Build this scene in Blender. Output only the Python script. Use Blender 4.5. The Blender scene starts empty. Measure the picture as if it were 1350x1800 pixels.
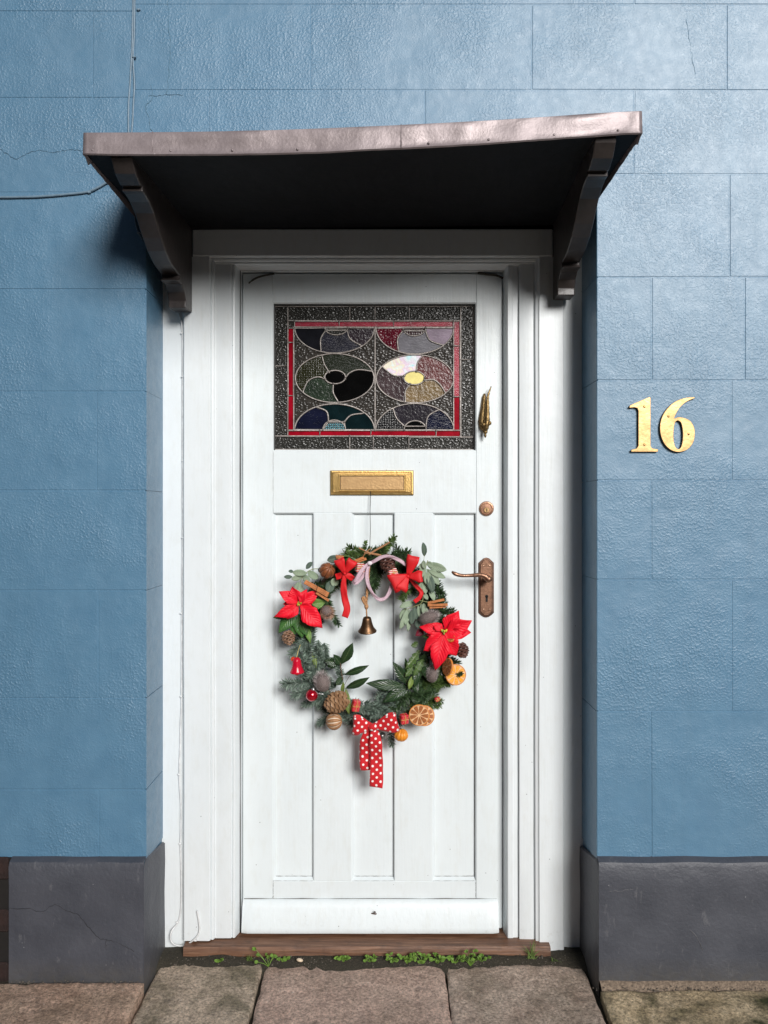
import bpy, bmesh, math, random
from mathutils import Vector, Matrix, noise
random.seed(7)
sc = bpy.context.scene
C = sc.collection

# ------------------------------------------------------------------ camera, sky, sun
F, DW, ZC = 1390.0, 2.2, 1.315          # focal length in px of a 1350x1800 picture, distance to the wall, eye height
cam_d = bpy.data.cameras.new('camera'); cam = bpy.data.objects.new('camera', cam_d); C.objects.link(cam)
cam.location = (0, -DW, ZC); cam.rotation_euler = (math.radians(90), 0, 0)
cam_d.sensor_fit = 'VERTICAL'; cam_d.sensor_height = 36; cam_d.lens = 36 * F / 1800
cam_d.clip_start = 0.05; cam_d.clip_end = 2000
sc.camera = cam

SUN_AZ, SUN_EL = math.radians(22), math.radians(23)     # azimuth towards the right of the wall's normal
sdir = Vector((math.sin(SUN_AZ) * math.cos(SUN_EL), -math.cos(SUN_AZ) * math.cos(SUN_EL), math.sin(SUN_EL)))
w = bpy.data.worlds.new('World'); sc.world = w; w.use_nodes = True
nt = w.node_tree; bg = nt.nodes['Background']
sky = nt.nodes.new('ShaderNodeTexSky'); sky.sky_type = 'NISHITA'; sky.sun_disc = False
sky.sun_elevation = SUN_EL; sky.sun_rotation = math.pi - SUN_AZ
sky.air_density = 0.8; sky.dust_density = 0.3; sky.ozone_density = 1.0
nt.links.new(sky.outputs[0], bg.inputs[0]); bg.inputs[1].default_value = 0.05
sun_d = bpy.data.lights.new('sun', 'SUN'); sun = bpy.data.objects.new('sun', sun_d); C.objects.link(sun)
sun_d.energy = 5.0; sun_d.angle = math.radians(25); sun_d.color = (1.0, 0.975, 0.945)
sun.rotation_euler = sdir.to_track_quat('Z', 'Y').to_euler(); sun.location = (4, -4, 4)
sc.view_settings.view_transform = 'Standard'; sc.view_settings.look = 'None'
sc.view_settings.gamma = 1; sc.view_settings.use_curve_mapping = False
sc.view_settings.exposure = -0.2

# ------------------------------------------------------------------ helpers
V = Vector
def P(u, v, y):                          # picture pixel at depth y -> world point
    t = y + DW
    return V(((u - 675) * t / F, y, ZC + (900 - v) * t / F))
def rnd(a, b): return random.uniform(a, b)
def lerp(a, b, f): return a + (b - a) * f

WLOC = {}
class MB:
    def __init__(s): s.v = []; s.f = []; s.uv = {}
    def add(s, vs, fs, uvs=None):
        o = len(s.v); s.v += [V(p) for p in vs]
        for f in fs: s.f.append(tuple(i + o for i in f))
        if uvs:
            for i, c in enumerate(uvs): s.uv[o + i] = c
    def cbox(s, x0, x1, y0, y1, z0, z1, c=0.002, mat=None):
        if c <= 0:
            vs = [V((x, y, z)) for x in (x0, x1) for y in (y0, y1) for z in (z0, z1)]
            fs = [(0,1,3,2),(4,6,7,5),(0,4,5,1),(2,3,7,6),(0,2,6,4),(1,5,7,3)]
        else:
            lo = (x0, y0, z0); hi = (x1, y1, z1); vs = []; idx = {}
            for sx in (0,1):
                for sy in (0,1):
                    for sz in (0,1):
                        sg = (sx, sy, sz)
                        for a in range(3):
                            p = []
                            for k in range(3):
                                q = hi[k] if sg[k] else lo[k]
                                if k != a: q += -c if sg[k] else c
                                p.append(q)
                            idx[sg + (a,)] = len(vs); vs.append(V(p))
            fs = []
            for a in range(3):
                b, d = (a+1) % 3, (a+2) % 3
                for sa in (0,1):
                    q = []
                    for (sb, sd) in ((0,0),(1,0),(1,1),(0,1)):
                        g = [0,0,0]; g[a] = sa; g[b] = sb; g[d] = sd; q.append(idx[tuple(g)+(a,)])
                    fs.append(tuple(q))
                for sb in (0,1):
                    for sd in (0,1):
                        g0 = [0,0,0]; g0[b] = sb; g0[d] = sd; g1 = list(g0); g1[a] = 1
                        fs.append((idx[tuple(g0)+(b,)], idx[tuple(g1)+(b,)], idx[tuple(g1)+(d,)], idx[tuple(g0)+(d,)]))
            for sx in (0,1):
                for sy in (0,1):
                    for sz in (0,1): fs.append(tuple(idx[(sx,sy,sz,a)] for a in range(3)))
        if mat is not None: vs = [mat @ p for p in vs]
        s.add(vs, fs)
    def tube(s, pts, r, n=8, cap=True):
        pts = [V(p) for p in pts]; k = len(pts)
        rs = r if isinstance(r, (list, tuple)) else [r] * k
        vs = []; fs = []; up = None
        for i, p in enumerate(pts):
            t = (pts[min(i+1, k-1)] - pts[max(i-1, 0)])
            t = t.normalized() if t.length > 1e-9 else V((0,0,1))
            if up is None:
                up = V((0,1,0)) if abs(t.y) < .9 else V((1,0,0))
            a = t.cross(up).normalized(); b = a.cross(t).normalized(); up = b
            for j in range(n):
                q = 2 * math.pi * j / n
                vs.append(p + (a * math.cos(q) + b * math.sin(q)) * rs[i])
        for i in range(k - 1):
            for j in range(n):
                fs.append((i*n+j, i*n+(j+1) % n, (i+1)*n+(j+1) % n, (i+1)*n+j))
        if cap:
            fs.append(tuple(range(n))[::-1]); fs.append(tuple((k-1)*n+j for j in range(n)))
        s.add(vs, fs)
    def lathe(s, org, axis, prof, n=24, ref=None):      # prof: (radius, height along axis)
        axis = V(axis).normalized(); r = V((0,0,1)) if abs(axis.z) < .9 else V((1,0,0))
        a = axis.cross(r).normalized(); b = axis.cross(a)
        vs = []; fs = []
        for (rad, h) in prof:
            for j in range(n):
                q = 2 * math.pi * j / n
                vs.append(V(org) + axis * h + (a * math.cos(q) + b * math.sin(q)) * max(rad, 1e-5))
        for i in range(len(prof) - 1):
            for j in range(n):
                fs.append((i*n+j, i*n+(j+1) % n, (i+1)*n+(j+1) % n, (i+1)*n+j))
        s.add(vs, fs)
    def prism(s, loop, d):                              # loop of points extruded by vector d
        n = len(loop); vs = [V(p) for p in loop] + [V(p) + V(d) for p in loop]
        fs = [tuple(range(n)), tuple(range(2*n-1, n-1, -1))]
        for i in range(n): fs.append((i, (i+1) % n, n+(i+1) % n, n+i))
        s.add(vs, fs)
    def ball(s, c, rx, ry=None, rz=None, n=16, m=10, rot=None):
        ry = ry or rx; rz = rz or rx; vs = []; fs = []
        for i in range(m + 1):
            th = math.pi * i / m
            for j in range(n):
                q = 2 * math.pi * j / n
                p = V((rx*math.sin(th)*math.cos(q), ry*math.sin(th)*math.sin(q), rz*math.cos(th)))
                vs.append(V(c) + (rot @ p if rot else p))
        for i in range(m):
            for j in range(n): fs.append((i*n+j, i*n+(j+1) % n, (i+1)*n+(j+1) % n, (i+1)*n+j))
        s.add(vs, fs)
    def grid(s, rows, uvs=None):
        nr, ncol = len(rows), len(rows[0]); vs = [p for r in rows for p in r]
        fs = [(i*ncol+j, i*ncol+j+1, (i+1)*ncol+j+1, (i+1)*ncol+j) for i in range(nr-1) for j in range(ncol-1)]
        s.add(vs, fs, [c for r in uvs for c in r] if uvs else None)

def mk(name, m, mat, parent=None, smooth=False, recalc=True, solid=0, angle=None):
    xs = [p.x for p in m.v]; ys = [p.y for p in m.v]; zs = [p.z for p in m.v]
    c = V(((min(xs)+max(xs))/2, (min(ys)+max(ys))/2, (min(zs)+max(zs))/2))
    me = bpy.data.meshes.new(name)
    me.from_pydata([tuple(p - c) for p in m.v], [], m.f); me.update()
    if m.uv:
        ul = me.uv_layers.new(name='UVMap')
        for lp in me.loops: ul.data[lp.index].uv = m.uv.get(lp.vertex_index, (0, 0))
    if recalc:
        bm = bmesh.new(); bm.from_mesh(me)
        bmesh.ops.recalc_face_normals(bm, faces=bm.faces); bm.to_mesh(me); bm.free()
    if smooth:
        for p in me.polygons: p.use_smooth = True
        if angle: me.set_sharp_from_angle(angle=math.radians(angle))
    if mat: me.materials.append(mat)
    o = bpy.data.objects.new(name, me); C.objects.link(o)
    if parent: o.parent = parent; o.location = c - WLOC[parent.name]
    else: o.location = c
    WLOC[o.name] = c
    if solid:
        md = o.modifiers.new('thickness', 'SOLIDIFY'); md.thickness = solid; md.offset = 0
    return o
def thing(name, loc, label, cat, group=None, kind=None):
    o = bpy.data.objects.new(name, None); C.objects.link(o); o.location = loc; o.empty_display_size = .02
    WLOC[o.name] = V(loc); tag(o, label, cat, group, kind); return o
def tag(o, label=None, cat=None, group=None, kind=None):
    if label: o['label'] = label
    if cat: o['category'] = cat
    if group: o['group'] = group
    if kind: o['kind'] = kind
    return o
def spline(pts, n=8):                    # Catmull-Rom through points
    pts = [V(p) for p in pts]; out = []
    for i in range(len(pts) - 1):
        p0 = pts[max(i-1, 0)]; p1 = pts[i]; p2 = pts[i+1]; p3 = pts[min(i+2, len(pts)-1)]
        for k in range(n):
            t = k / n
            out.append(0.5 * ((2*p1) + (p2-p0)*t + (2*p0-5*p1+4*p2-p3)*t*t + (3*p1-p0-3*p2+p3)*t**3))
    out.append(pts[-1]); return out

# ------------------------------------------------------------------ materials
class N:
    def __init__(s, name):
        s.m = bpy.data.materials.new(name); s.m.use_nodes = True; s.t = s.m.node_tree
        s.b = s.t.nodes['Principled BSDF']
    def n(s, kind, **kw):
        x = s.t.nodes.new('ShaderNode' + kind)
        for k, v in kw.items(): setattr(x, k, v)
        return x
    def l(s, a, b): s.t.links.new(a, b)
    def val(s, sock, v):
        if isinstance(v, (int, float, tuple, list)):
            s.b.inputs[sock].default_value = v if not isinstance(v, (tuple, list)) else (tuple(v) + (1,) if len(v) == 3 else v)
        else: s.l(v, s.b.inputs[sock])
    def pos(s):
        return s.n('NewGeometry').outputs['Position']
    def obj(s): return s.n('TexCoord').outputs['Object']
    def uvc(s): return s.n('TexCoord').outputs['UV']
    def mapping(s, vec, scale=(1,1,1), rot=(0,0,0)):
        x = s.n('Mapping'); x.inputs['Scale'].default_value = scale; x.inputs['Rotation'].default_value = rot; s.l(vec, x.inputs['Vector']); return x.outputs[0]
    def noise(s, vec, scale, detail=4, rough=.5, dist=0):
        x = s.n('TexNoise'); x.inputs['Scale'].default_value = scale; x.inputs['Detail'].default_value = detail
        x.inputs['Roughness'].default_value = rough; x.inputs['Distortion'].default_value = dist
        s.l(vec, x.inputs['Vector']); return x.outputs['Fac']
    def voro(s, vec, scale, feature='F1', out='Distance', rnd=1):
        x = s.n('TexVoronoi'); x.feature = feature; x.inputs['Scale'].default_value = scale
        x.inputs['Randomness'].default_value = rnd
        s.l(vec, x.inputs['Vector']); return x.outputs[out]
    def ramp(s, fac, stops, interp='LINEAR'):
        x = s.n('ValToRGB'); x.color_ramp.interpolation = interp; e = x.color_ramp.elements
        while len(e) < len(stops): e.new(.5)
        for k, (p, c) in enumerate(stops):
            e[k].position = p
            c = (c, c, c) if isinstance(c, (int, float)) else c
            e[k].color = tuple(c) + (1,)
        s.l(fac, x.inputs[0]); return x.outputs[0]
    def mix(s, fac, a, b, mode='MIX'):
        x = s.n('Mix', data_type='RGBA', blend_type=mode)
        for sock, v in ((x.inputs[0], fac), (x.inputs[6], a), (x.inputs[7], b)):
            if isinstance(v, (int, float)): sock.default_value = v
            elif isinstance(v, (tuple, list)): sock.default_value = tuple(v) + (1,)
            else: s.l(v, sock)
        return x.outputs[2]
    def math(s, op, a, b=None, clamp=False):
        x = s.n('Math', operation=op, use_clamp=clamp)
        for k, v in enumerate((a, b)):
            if v is None: continue
            if isinstance(v, (int, float)): x.inputs[k].default_value = v
            else: s.l(v, x.inputs[k])
        return x.outputs[0]
    def bump(s, h, dist=.002, strength=1.0, prev=None):
        x = s.n('Bump'); x.inputs['Distance'].default_value = dist; x.inputs['Strength'].default_value = strength
        s.l(h, x.inputs['Height'])
        if prev is not None: s.l(prev, x.inputs['Normal'])
        s.l(x.outputs[0], s.b.inputs['Normal']); return x.outputs[0]

def simple(name, col, rough=.5, metal=0, var=.15, vscale=60, bump=0, bscale=200, spec=None, sheen=0, sub=0):
    k = N(name); p = k.obj()
    f = k.noise(p, vscale, 4)
    c = k.ramp(f, [(.3, tuple(x*(1-var) for x in col)), (.7, tuple(min(1, x*(1+var)) for x in col))])
    k.val('Base Color', c); k.val('Roughness', rough); k.val('Metallic', metal)
    if spec is not None: k.val('Specular IOR Level', spec)
    if sheen: k.val('Sheen Weight', sheen); k.val('Sheen Roughness', .4); k.val('Sheen Tint', tuple(min(1, x*1.3+.05) for x in col))
    if bump: k.bump(k.noise(p, bscale, 5), bump)
    if sub: k.val('Subsurface Weight', sub); k.val('Subsurface Radius', (.004, .002, .001)); 
    return k.m

def m_wall():
    k = N('blue_masonry_paint'); p = k.pos()
    big = k.noise(p, 1.6, 3); med = k.noise(p, 14, 4)
    c = k.ramp(med, [(.3, (.080,.192,.306)), (.7, (.098,.220,.338))])
    c = k.mix(k.ramp(big, [(.35, 0), (.7, .35)]), c, (.112,.212,.305))
    st = k.ramp(k.noise(k.mapping(p, (1,1,.10)), 16, 5, .6), [(.50, 0), (.72, .30)]); c = k.mix(st, c, (.072,.165,.255))
    speck = k.voro(p, 26); c = k.mix(k.ramp(speck, [(.018, .75), (.03, 0)]), c, (.42,.5,.56))
    k.val('Base Color', c)
    k.val('Roughness', k.ramp(k.noise(p, 40, 3), [(.3, .36), (.7, .48)])); k.val('Specular IOR Level', .65); k.val('Coat Weight', .32); k.val('Coat Roughness', .38)
    mask = k.ramp(k.noise(p, 3.0, 4, .6), [(.40, .10), (.66, 1.0)])
    lump = k.ramp(k.noise(p, 150, 2, .45), [(.44, 0), (.68, 1)])
    fine = k.noise(p, 380, 4, .6)
    h = k.math('MULTIPLY', lump, mask)
    h = k.math('ADD', h, k.math('MULTIPLY', fine, .7))
    b = k.bump(k.noise(p, 6, 3), .010, .8)
    k.bump(h, .0011, 1.0, b)
    return k.m
def m_white(name='white_door_paint', col=(.735,.790,.805)):
    k = N(name); p = k.pos()
    c = k.ramp(k.noise(p, 5, 4), [(.3, tuple(x*.955 for x in col)), (.7, col)])
    grime = k.ramp(k.noise(k.mapping(p, (3,3,1)), 14, 6, .65), [(.5, 0), (.78, .24)])
    c = k.mix(grime, c, (.56,.55,.48))
    v = k.voro(p, 21); chip = k.ramp(v, [(.022, .85), (.034, 0)])
    c = k.mix(chip, c, (.10,.10,.095))
    # old brush marks and dirt that gathers low down
    sep = k.n('SeparateXYZ'); k.l(p, sep.inputs[0])
    low = k.ramp(sep.outputs[2], [(.04, .5), (.12, 0)])
    d = k.math('MULTIPLY', low, k.ramp(k.noise(p, 45, 5, .7), [(.56, 0), (.72, .6)]))
    c = k.mix(d, c, (.34,.31,.26))
    k.val('Base Color', c); k.val('Roughness', .38); k.val('Specular IOR Level', .5)
    b = k.bump(k.noise(k.mapping(p, (1,1,.05)), 120, 5, .6), .0007, .8)
    k.bump(k.noise(p, 16, 3), .0025, .5, b)
    return k.m
def m_plinth():
    k = N('grey_plinth_paint'); p = k.pos()
    c = k.ramp(k.noise(p, 9, 5), [(.3, (.050,.054,.068)), (.7, (.072,.076,.092))])
    sc_ = k.ramp(k.noise(k.mapping(p, (1,1,.35)), 38, 6, .7), [(.60, 0), (.72, .6)])
    c = k.mix(sc_, c, (.17,.17,.18))
    c = k.mix(k.ramp(k.voro(p, 24), [(.02, .8), (.032, 0)]), c, (.4,.4,.4))
    sep = k.n('SeparateXYZ'); k.l(p, sep.inputs[0])
    low = k.ramp(sep.outputs[2], [(.0, .75), (.09, 0)])
    c = k.mix(k.math('MULTIPLY', low, k.noise(p, 60, 4)), c, (.10,.085,.055))
    k.val('Base Color', c); k.val('Roughness', .5)
    b = k.bump(k.noise(p, 11, 3), .008, .7); k.bump(k.noise(p, 120, 5, .6), .0016, .9, b)
    return k.m
def m_stone(name, a, b_, moss, rot):
    a = (a[0]*2.5, a[1]*2.35, a[2]*2.15); b_ = (b_[0]*2.3, b_[1]*2.18, b_[2]*2.02); k = N(name); p = k.pos()
    n1 = k.noise(p, 9, 6, .62); c = k.ramp(n1, [(.28, a), (.72, b_)])
    n2 = k.noise(k.mapping(p, (1,1,1), (0,0,rot)), 42, 6, .7)
    c = k.mix(k.ramp(n2, [(.35, .5), (.6, 0)]), c, tuple(x*.5 for x in a))
    c = k.mix(k.ramp(k.noise(p, 110, 4, .7), [(.6, 0), (.78, .45)]), c, tuple(min(1, x*2.0) for x in b_))
    c = k.mix(k.math('MULTIPLY', k.ramp(k.noise(p, 6, 5, .6, .8), [(.46, 0), (.64, 1)]), moss), c, (.055,.058,.018))
    c = k.mix(k.ramp(k.noise(p, 15, 3, .5), [(.66, 0), (.71, .5)]), c, (.06,.052,.044))
    c = k.mix(.95, c, k.ramp(k.noise(p, 120, 8, .78), [(.34, .25), (.5, 1.0), (.68, 1.75)]), 'MULTIPLY')
    k.val('Base Color', c); k.val('Roughness', k.ramp(n2, [(.3, .6), (.7, .85)]))
    bb = k.bump(n2, .010, 1.0); gr = k.noise(p, 170, 8, .75); k.bump(gr, .007, 1.0, bb)
    return k.m
def m_wood():
    k = N('weathered_brown_wood'); p = k.mapping(k.pos(), (1.2, 18, 26))
    n = k.noise(p, 6, 6, .65, .4)
    c = k.ramp(n, [(.25, (.055,.024,.012)), (.5, (.145,.066,.034)), (.75, (.27,.145,.085))])
    c = k.mix(k.ramp(k.noise(k.pos(), 30, 4), [(.55, 0), (.75, .5)]), c, (.05,.025,.015))
    k.val('Base Color', c); k.val('Roughness', .5); k.bump(n, .002); return k.m
def m_sheet():
    k = N('brown_lead_sheet'); p = k.pos()
    n = k.noise(k.mapping(p, (1,1,2)), 11, 5, .6)
    c = k.ramp(n, [(.3, (.225,.185,.185)), (.7, (.30,.25,.255))])
    c = k.mix(k.ramp(k.noise(p, 70, 5, .75), [(.62, 0), (.74, .55)]), c, (.62,.57,.57))
    c = k.mix(k.ramp(k.voro(p, 30), [(.03, .4), (.06, 0)]), c, (.2,.15,.15))
    k.val('Base Color', c); k.val('Metallic', .3); k.val('Roughness', k.ramp(n, [(.3, .36), (.7, .5)]))
    b = k.bump(k.noise(k.mapping(p, (1,1,.6)), 16, 2), .004, .6); k.bump(k.noise(p, 150, 4), .0006, .8, b); return k.m
def m_glass(name, col, tex, scale=120, dist=.0022, rough=.12, dots=False, spec=.32):
    col = tuple(x*(.82 if max(col) > .12 else .5) for x in col); k = N(name); p = k.pos()
    k.val('Base Color', k.ramp(k.noise(p, 30, 4), [(.3, tuple(x*.7 for x in col)), (.7, tuple(min(1, x*1.25) for x in col))]))
    k.val('Roughness', rough); k.val('Specular IOR Level', spec); k.val('IOR', 1.52)
    if tex == 'pebble':
        v = k.n('TexVoronoi'); v.feature = 'SMOOTH_F1'; v.inputs['Scale'].default_value = scale; v.inputs['Randomness'].default_value = .9
        k.l(k.mapping(p, (1,1,1.7)), v.inputs['Vector']); h = k.ramp(v.outputs['Distance'], [(.05, 1), (.55, 0)])
        k.bump(h, dist)
    elif tex == 'dots':
        d = k.voro(p, scale, rnd=.25); k.val('Base Color', k.mix(k.ramp(d, [(.18, 1), (.30, 0)]), tuple(x*.5 for x in col), tuple(min(1, x*5+.02) for x in col)))
        k.bump(d, dist)
    elif tex == 'streak':
        k.bump(k.noise(k.mapping(p, (1,1,6), (0,.5,0)), 60, 5), dist)
    else: k.bump(k.noise(p, scale, 4), dist)
    return k.m
def m_opal():
    k = N('iridescent_opal_glass'); p = k.pos()
    n = k.noise(p, 34, 3, .5, .8)
    c = k.ramp(n, [(.30, (.30,.80,.88)), (.42, (.80,.86,.88)), (.5, (.80,.62,.80)), (.58, (.88,.80,.62)), (.68, (.78,.90,.88))])
    k.val('Base Color', c); k.val('Roughness', .25); k.val('Coat Weight', .8); k.bump(k.noise(p, 60, 3), .001); return k.m
def m_metal(name, col, rough, dark, amt=.5, scale=45, bump=.0005):
    k = N(name); p = k.pos(); n = k.noise(p, scale, 6, .65)
    k.val('Base Color', k.mix(k.ramp(n, [(.45, 0), (.72, amt)]), col, dark)); k.val('Metallic', .92)
    k.val('Roughness', k.ramp(n, [(.3, rough), (.75, rough+.22)])); k.bump(k.noise(p, scale*4, 4), bump); return k.m
def m_dots():
    k = N('red_polka_dot_cloth'); sep = k.n('SeparateXYZ'); k.l(k.uvc(), sep.inputs[0])
    s_ = .0235
    row = k.math('FLOOR', k.math('DIVIDE', sep.outputs[0], s_*.5)); off = k.math('MULTIPLY', k.math('MODULO', k.math('ABSOLUTE', row), 2), s_*.5)
    a = k.math('SUBTRACT', k.math('FRACT', k.math('DIVIDE', sep.outputs[0], s_*.5)), .5)
    b = k.math('SUBTRACT', k.math('FRACT', k.math('DIVIDE', k.math('ADD', sep.outputs[1], off), s_)), .5)
    a = k.math('MULTIPLY', a, s_*.5); b = k.math('MULTIPLY', b, s_)
    d = k.math('SQRT', k.math('ADD', k.math('MULTIPLY', a, a), k.math('MULTIPLY', b, b)))
    f = k.math('LESS_THAN', d, .0036)
    k.val('Base Color', k.mix(f, (.56,.003,.010), (.85,.82,.80))); k.val('Roughness', .75); k.val('Sheen Weight', .15)
    k.bump(k.noise(k.uvc(), 900, 2), .0003); return k.m
def m_stripe(name, a, b_, scale, axis='X', use_uv=False):
    k = N(name); wv = k.n('TexWave', wave_type='BANDS', bands_direction=axis); wv.inputs['Scale'].default_value = scale; wv.inputs['Distortion'].default_value = .6
    k.l(k.uvc() if use_uv else k.obj(), wv.inputs['Vector'])
    k.val('Base Color', k.ramp(wv.outputs['Fac'], [(.45, a), (.55, b_)])); k.val('Roughness', .6); return k.m
def m_leaf(name, a, b_, rib, rough=.4, spec=.5, vein=.25, bump=.0012, trans=0):
    k = N(name); uv = k.uvc(); sep = k.n('SeparateXYZ'); k.l(uv, sep.inputs[0])
    c = k.ramp(k.noise(k.obj(), 45, 4), [(.3, a), (.7, b_)])
    isl = k.n('NewGeometry').outputs['Random Per Island']
    c = k.mix(k.math('MULTIPLY', isl, .35), c, tuple(x*1.5 for x in b_))
    dx = k.math('ABSOLUTE', k.math('SUBTRACT', sep.outputs[0], .5))
    mid = k.ramp(dx, [(.018, .8), (.05, 0)])
    wv = k.math('SINE', k.math('MULTIPLY', k.math('SUBTRACT', sep.outputs[1], k.math('MULTIPLY', dx, .6)), 55))
    vn = k.math('MULTIPLY', k.ramp(wv, [(.8, 0), (1, 1)]), vein)
    c = k.mix(vn, c, rib); c = k.mix(mid, c, rib)
    k.val('Base Color', c); k.val('Roughness', rough); k.val('Specular IOR Level', spec)
    if trans: k.val('Transmission Weight', 0)
    k.bump(wv, bump, .5); return k.m
def m_needle(name, a, b_):
    k = N(name); r = k.n('NewGeometry').outputs['Random Per Island']
    k.val('Base Color', k.ramp(r, [(.0, a), (.65, b_), (1, tuple(min(1, x*1.8) for x in b_))])); k.val('Roughness', .42); k.val('Specular IOR Level', .5); return k.m

BLUE = m_wall(); WHITE = m_white(); FRAMEW = m_white('white_frame_paint', (.745,.785,.80)); PLINTH = m_plinth()
SHEET = m_sheet(); WOOD = m_wood()
BLACKP = simple('black_brown_gloss_paint', (.042,.034,.032), .38, var=.25, vscale=20, bump=.0015, bscale=35)
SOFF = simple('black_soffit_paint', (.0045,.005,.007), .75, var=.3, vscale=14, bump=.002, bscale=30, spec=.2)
BRASS = m_metal('bright_brass', (.58,.385,.145), .28, (.42,.25,.09), .5, 60)
NUMB = m_metal('satin_brass', (.54,.345,.16), .38, (.40,.25,.11), .4, 30)
FLAP = m_metal('tarnished_brass', (.47,.305,.15), .40, (.30,.18,.09), .5, 40, .0005)
COPPER = m_metal('antique_copper', (.36,.20,.13), .30, (.10,.055,.04), .8, 60)
COPDARK = m_metal('dark_bronze_edge', (.15,.085,.06), .4, (.05,.03,.025), .7, 60)
OLDBRASS = m_metal('aged_brass', (.34,.23,.10), .34, (.07,.045,.02), .85, 110, .0012)
BELLM = m_metal('bell_bronze', (.17,.095,.05), .34, (.05,.03,.018), .7, 70)
LEAD = m_metal('lead_came', (.42,.385,.36), .5, (.20,.18,.17), .6, 90, .001)
CABLEB = simple('blue_painted_cable', (.16,.24,.31), .4, bump=.0004)
CABLEW = simple('white_painted_cable', (.70,.71,.71), .4, bump=.0004)
CABLEG = simple('grey_cable_sheath', (.30,.34,.37), .45)
DARK = simple('dark_gap', (.012,.011,.010), .8)
SEAL = simple('dark_rubber_seal', (.035,.034,.026), .6)

# ------------------------------------------------------------------ the house front
XL, XR = -.6616, .592                       # door opening in the wall
house = thing('terraced_house', (0, .1, 0), 'blue painted rendered house front with scored block joints and grey plinth', 'house')
m = MB(); m.cbox(-3.2, XL-.004, 0.0015, .32, -.05, 4.2, 0); mk('wall_core', m, BLUE, house)
m = MB(); m.cbox(XR+.004, 3.2, 0.0015, .32, -.05, 4.2, 0); mk('wall_core', m, BLUE, house)
m = MB(); m.cbox(XL-.004, XR+.004, 0.0015, .32, 2.215, 4.2, 0); mk('wall_core', m, BLUE, house)
def zw(v): return ZC + (900 - v) * DW / F
def xw(u): return (u - 675) * DW / F
def block(x0, x1, z0, z1, deep=False, j=.0007, dep=None):
    m = MB(); y1 = .215 if deep else .012
    jt = lambda: rnd(-.0007, .0007)
    X = [x0 + (0 if deep == 'L' and False else j), x1 - j]
    if deep == 'R': X[0] = x0                 # block whose left end is the reveal
    if deep == 'L': X[1] = x1
    c = .0018
    # front face inset by a worn arris, slightly out of true
    a = [V((X[0]+jt(), y1, z0+j+jt())), V((X[1]+jt(), y1, z0+j+jt())), V((X[1]+jt(), y1, z1-j+jt())), V((X[0]+jt(), y1, z1-j+jt()))]
    if deep == 'R': a[0].x = a[3].x = x0
    if deep == 'L': a[1].x = a[2].x = x1
    yb = rnd(.0002, .0007)
    b = [V((p.x, c+yb, p.z)) for p in a]
    cx = (1, -1, -1, 1); cz = (1, 1, -1, -1)
    f = [V((p.x + cx[i]*c, yb, p.z + cz[i]*c)) for i, p in enumerate(a)]
    m.add(a + b + f, [(8,9,10,11)] + [(4+i, 4+(i+1) % 4, 8+(i+1) % 4, 8+i) for i in range(4)] + [(i, (i+1) % 4, 4+(i+1) % 4, 4+i) for i in range(4)])
    return mk('render_block', m, BLUE, house)
def course(z0, z1, xs, kind=None):
    for i in range(len(xs) - 1):
        dp = False
        if abs(xs[i+1] - XL) < 1e-6: dp = 'L'
        if abs(xs[i] - XR) < 1e-6: dp = 'R'
        block(xs[i], xs[i+1], z0, z1, dp)
BW = .60
# rows above the canopy
ztop = [zw(-350), zw(-165), zw(8), zw(158), zw(306)]
XC = xw(237)                              # the coursing changes where the cables run down
course(ztop[1], ztop[0], [XC, -.05, .35, .9, 1.5, 2.1, 2.8])
course(ztop[2], ztop[1], [XC, xw(743), xw(1115), 1.45, 2.1, 2.8])
course(ztop[3], ztop[2], [XC, xw(547), xw(935), xw(1278), 1.6, 2.2, 2.8])
course(ztop[4], ztop[3], [XC, xw(367), xw(747), xw(1115), 1.35, 2.0, 2.8])
zo = 2.215
course(zo, ztop[4], [XC, XL+.33, XR-.25, XR-.0001])
zl = [zw(-350), zw(-150), zw(20), zw(172), zw(338)]
course(zl[1], zl[0], [-2.7, -1.9, -1.2, XC]); course(zl[2], zl[1], [-2.7, -2.1, -1.5, xw(-60), XC]); course(zl[3], zl[2], [-2.7, -2.05, -1.4, xw(163), XC])
course(zl[4], zl[3], [-2.7, -2.0, -1.3, XC])
# right pier
rv = [(None, 486.7, [XR, xw(1283), 1.62, 2.2, 2.8]), (486.7, 668, [XR, xw(1146), xw(1297)+.02, 1.7, 2.3, 2.8]), (668, 844, [XR, xw(1286), 1.6, 2.2, 2.8]),
      (844, 1018.8, [XR, xw(1145), 1.45, 2.1, 2.8]), (1018.8, 1250.5, [XR, xw(1287), 1.62, 2.25, 2.8]), (1250.5, 1516, [XR, xw(1145), 1.45, 2.1, 2.8])]
for a, b, xs in rv: course(zw(b), ztop[4] if a is None else zw(a), xs)
lv = [(338, 508.6, [-2.7, -2.0, -1.4, XL]), (508.6, 688, [-2.7, -1.9, -1.2, XL]), (688, 862, [-2.7, -2.0, -1.4, xw(170), XL]), (862, 1038, [-2.7, -1.9, -1.2, XL]),
      (1038, 1227, [-2.7, -2.0, -1.4, xw(173), XL]), (1227, 1388, [-2.7, -1.9, -1.2, XL]), (1388, 1516, [-2.7, -2.0, -1.4, xw(174), XL])]
for a, b, xs in lv: course(zw(b), zo if a is None else zw(a), xs)

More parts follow.
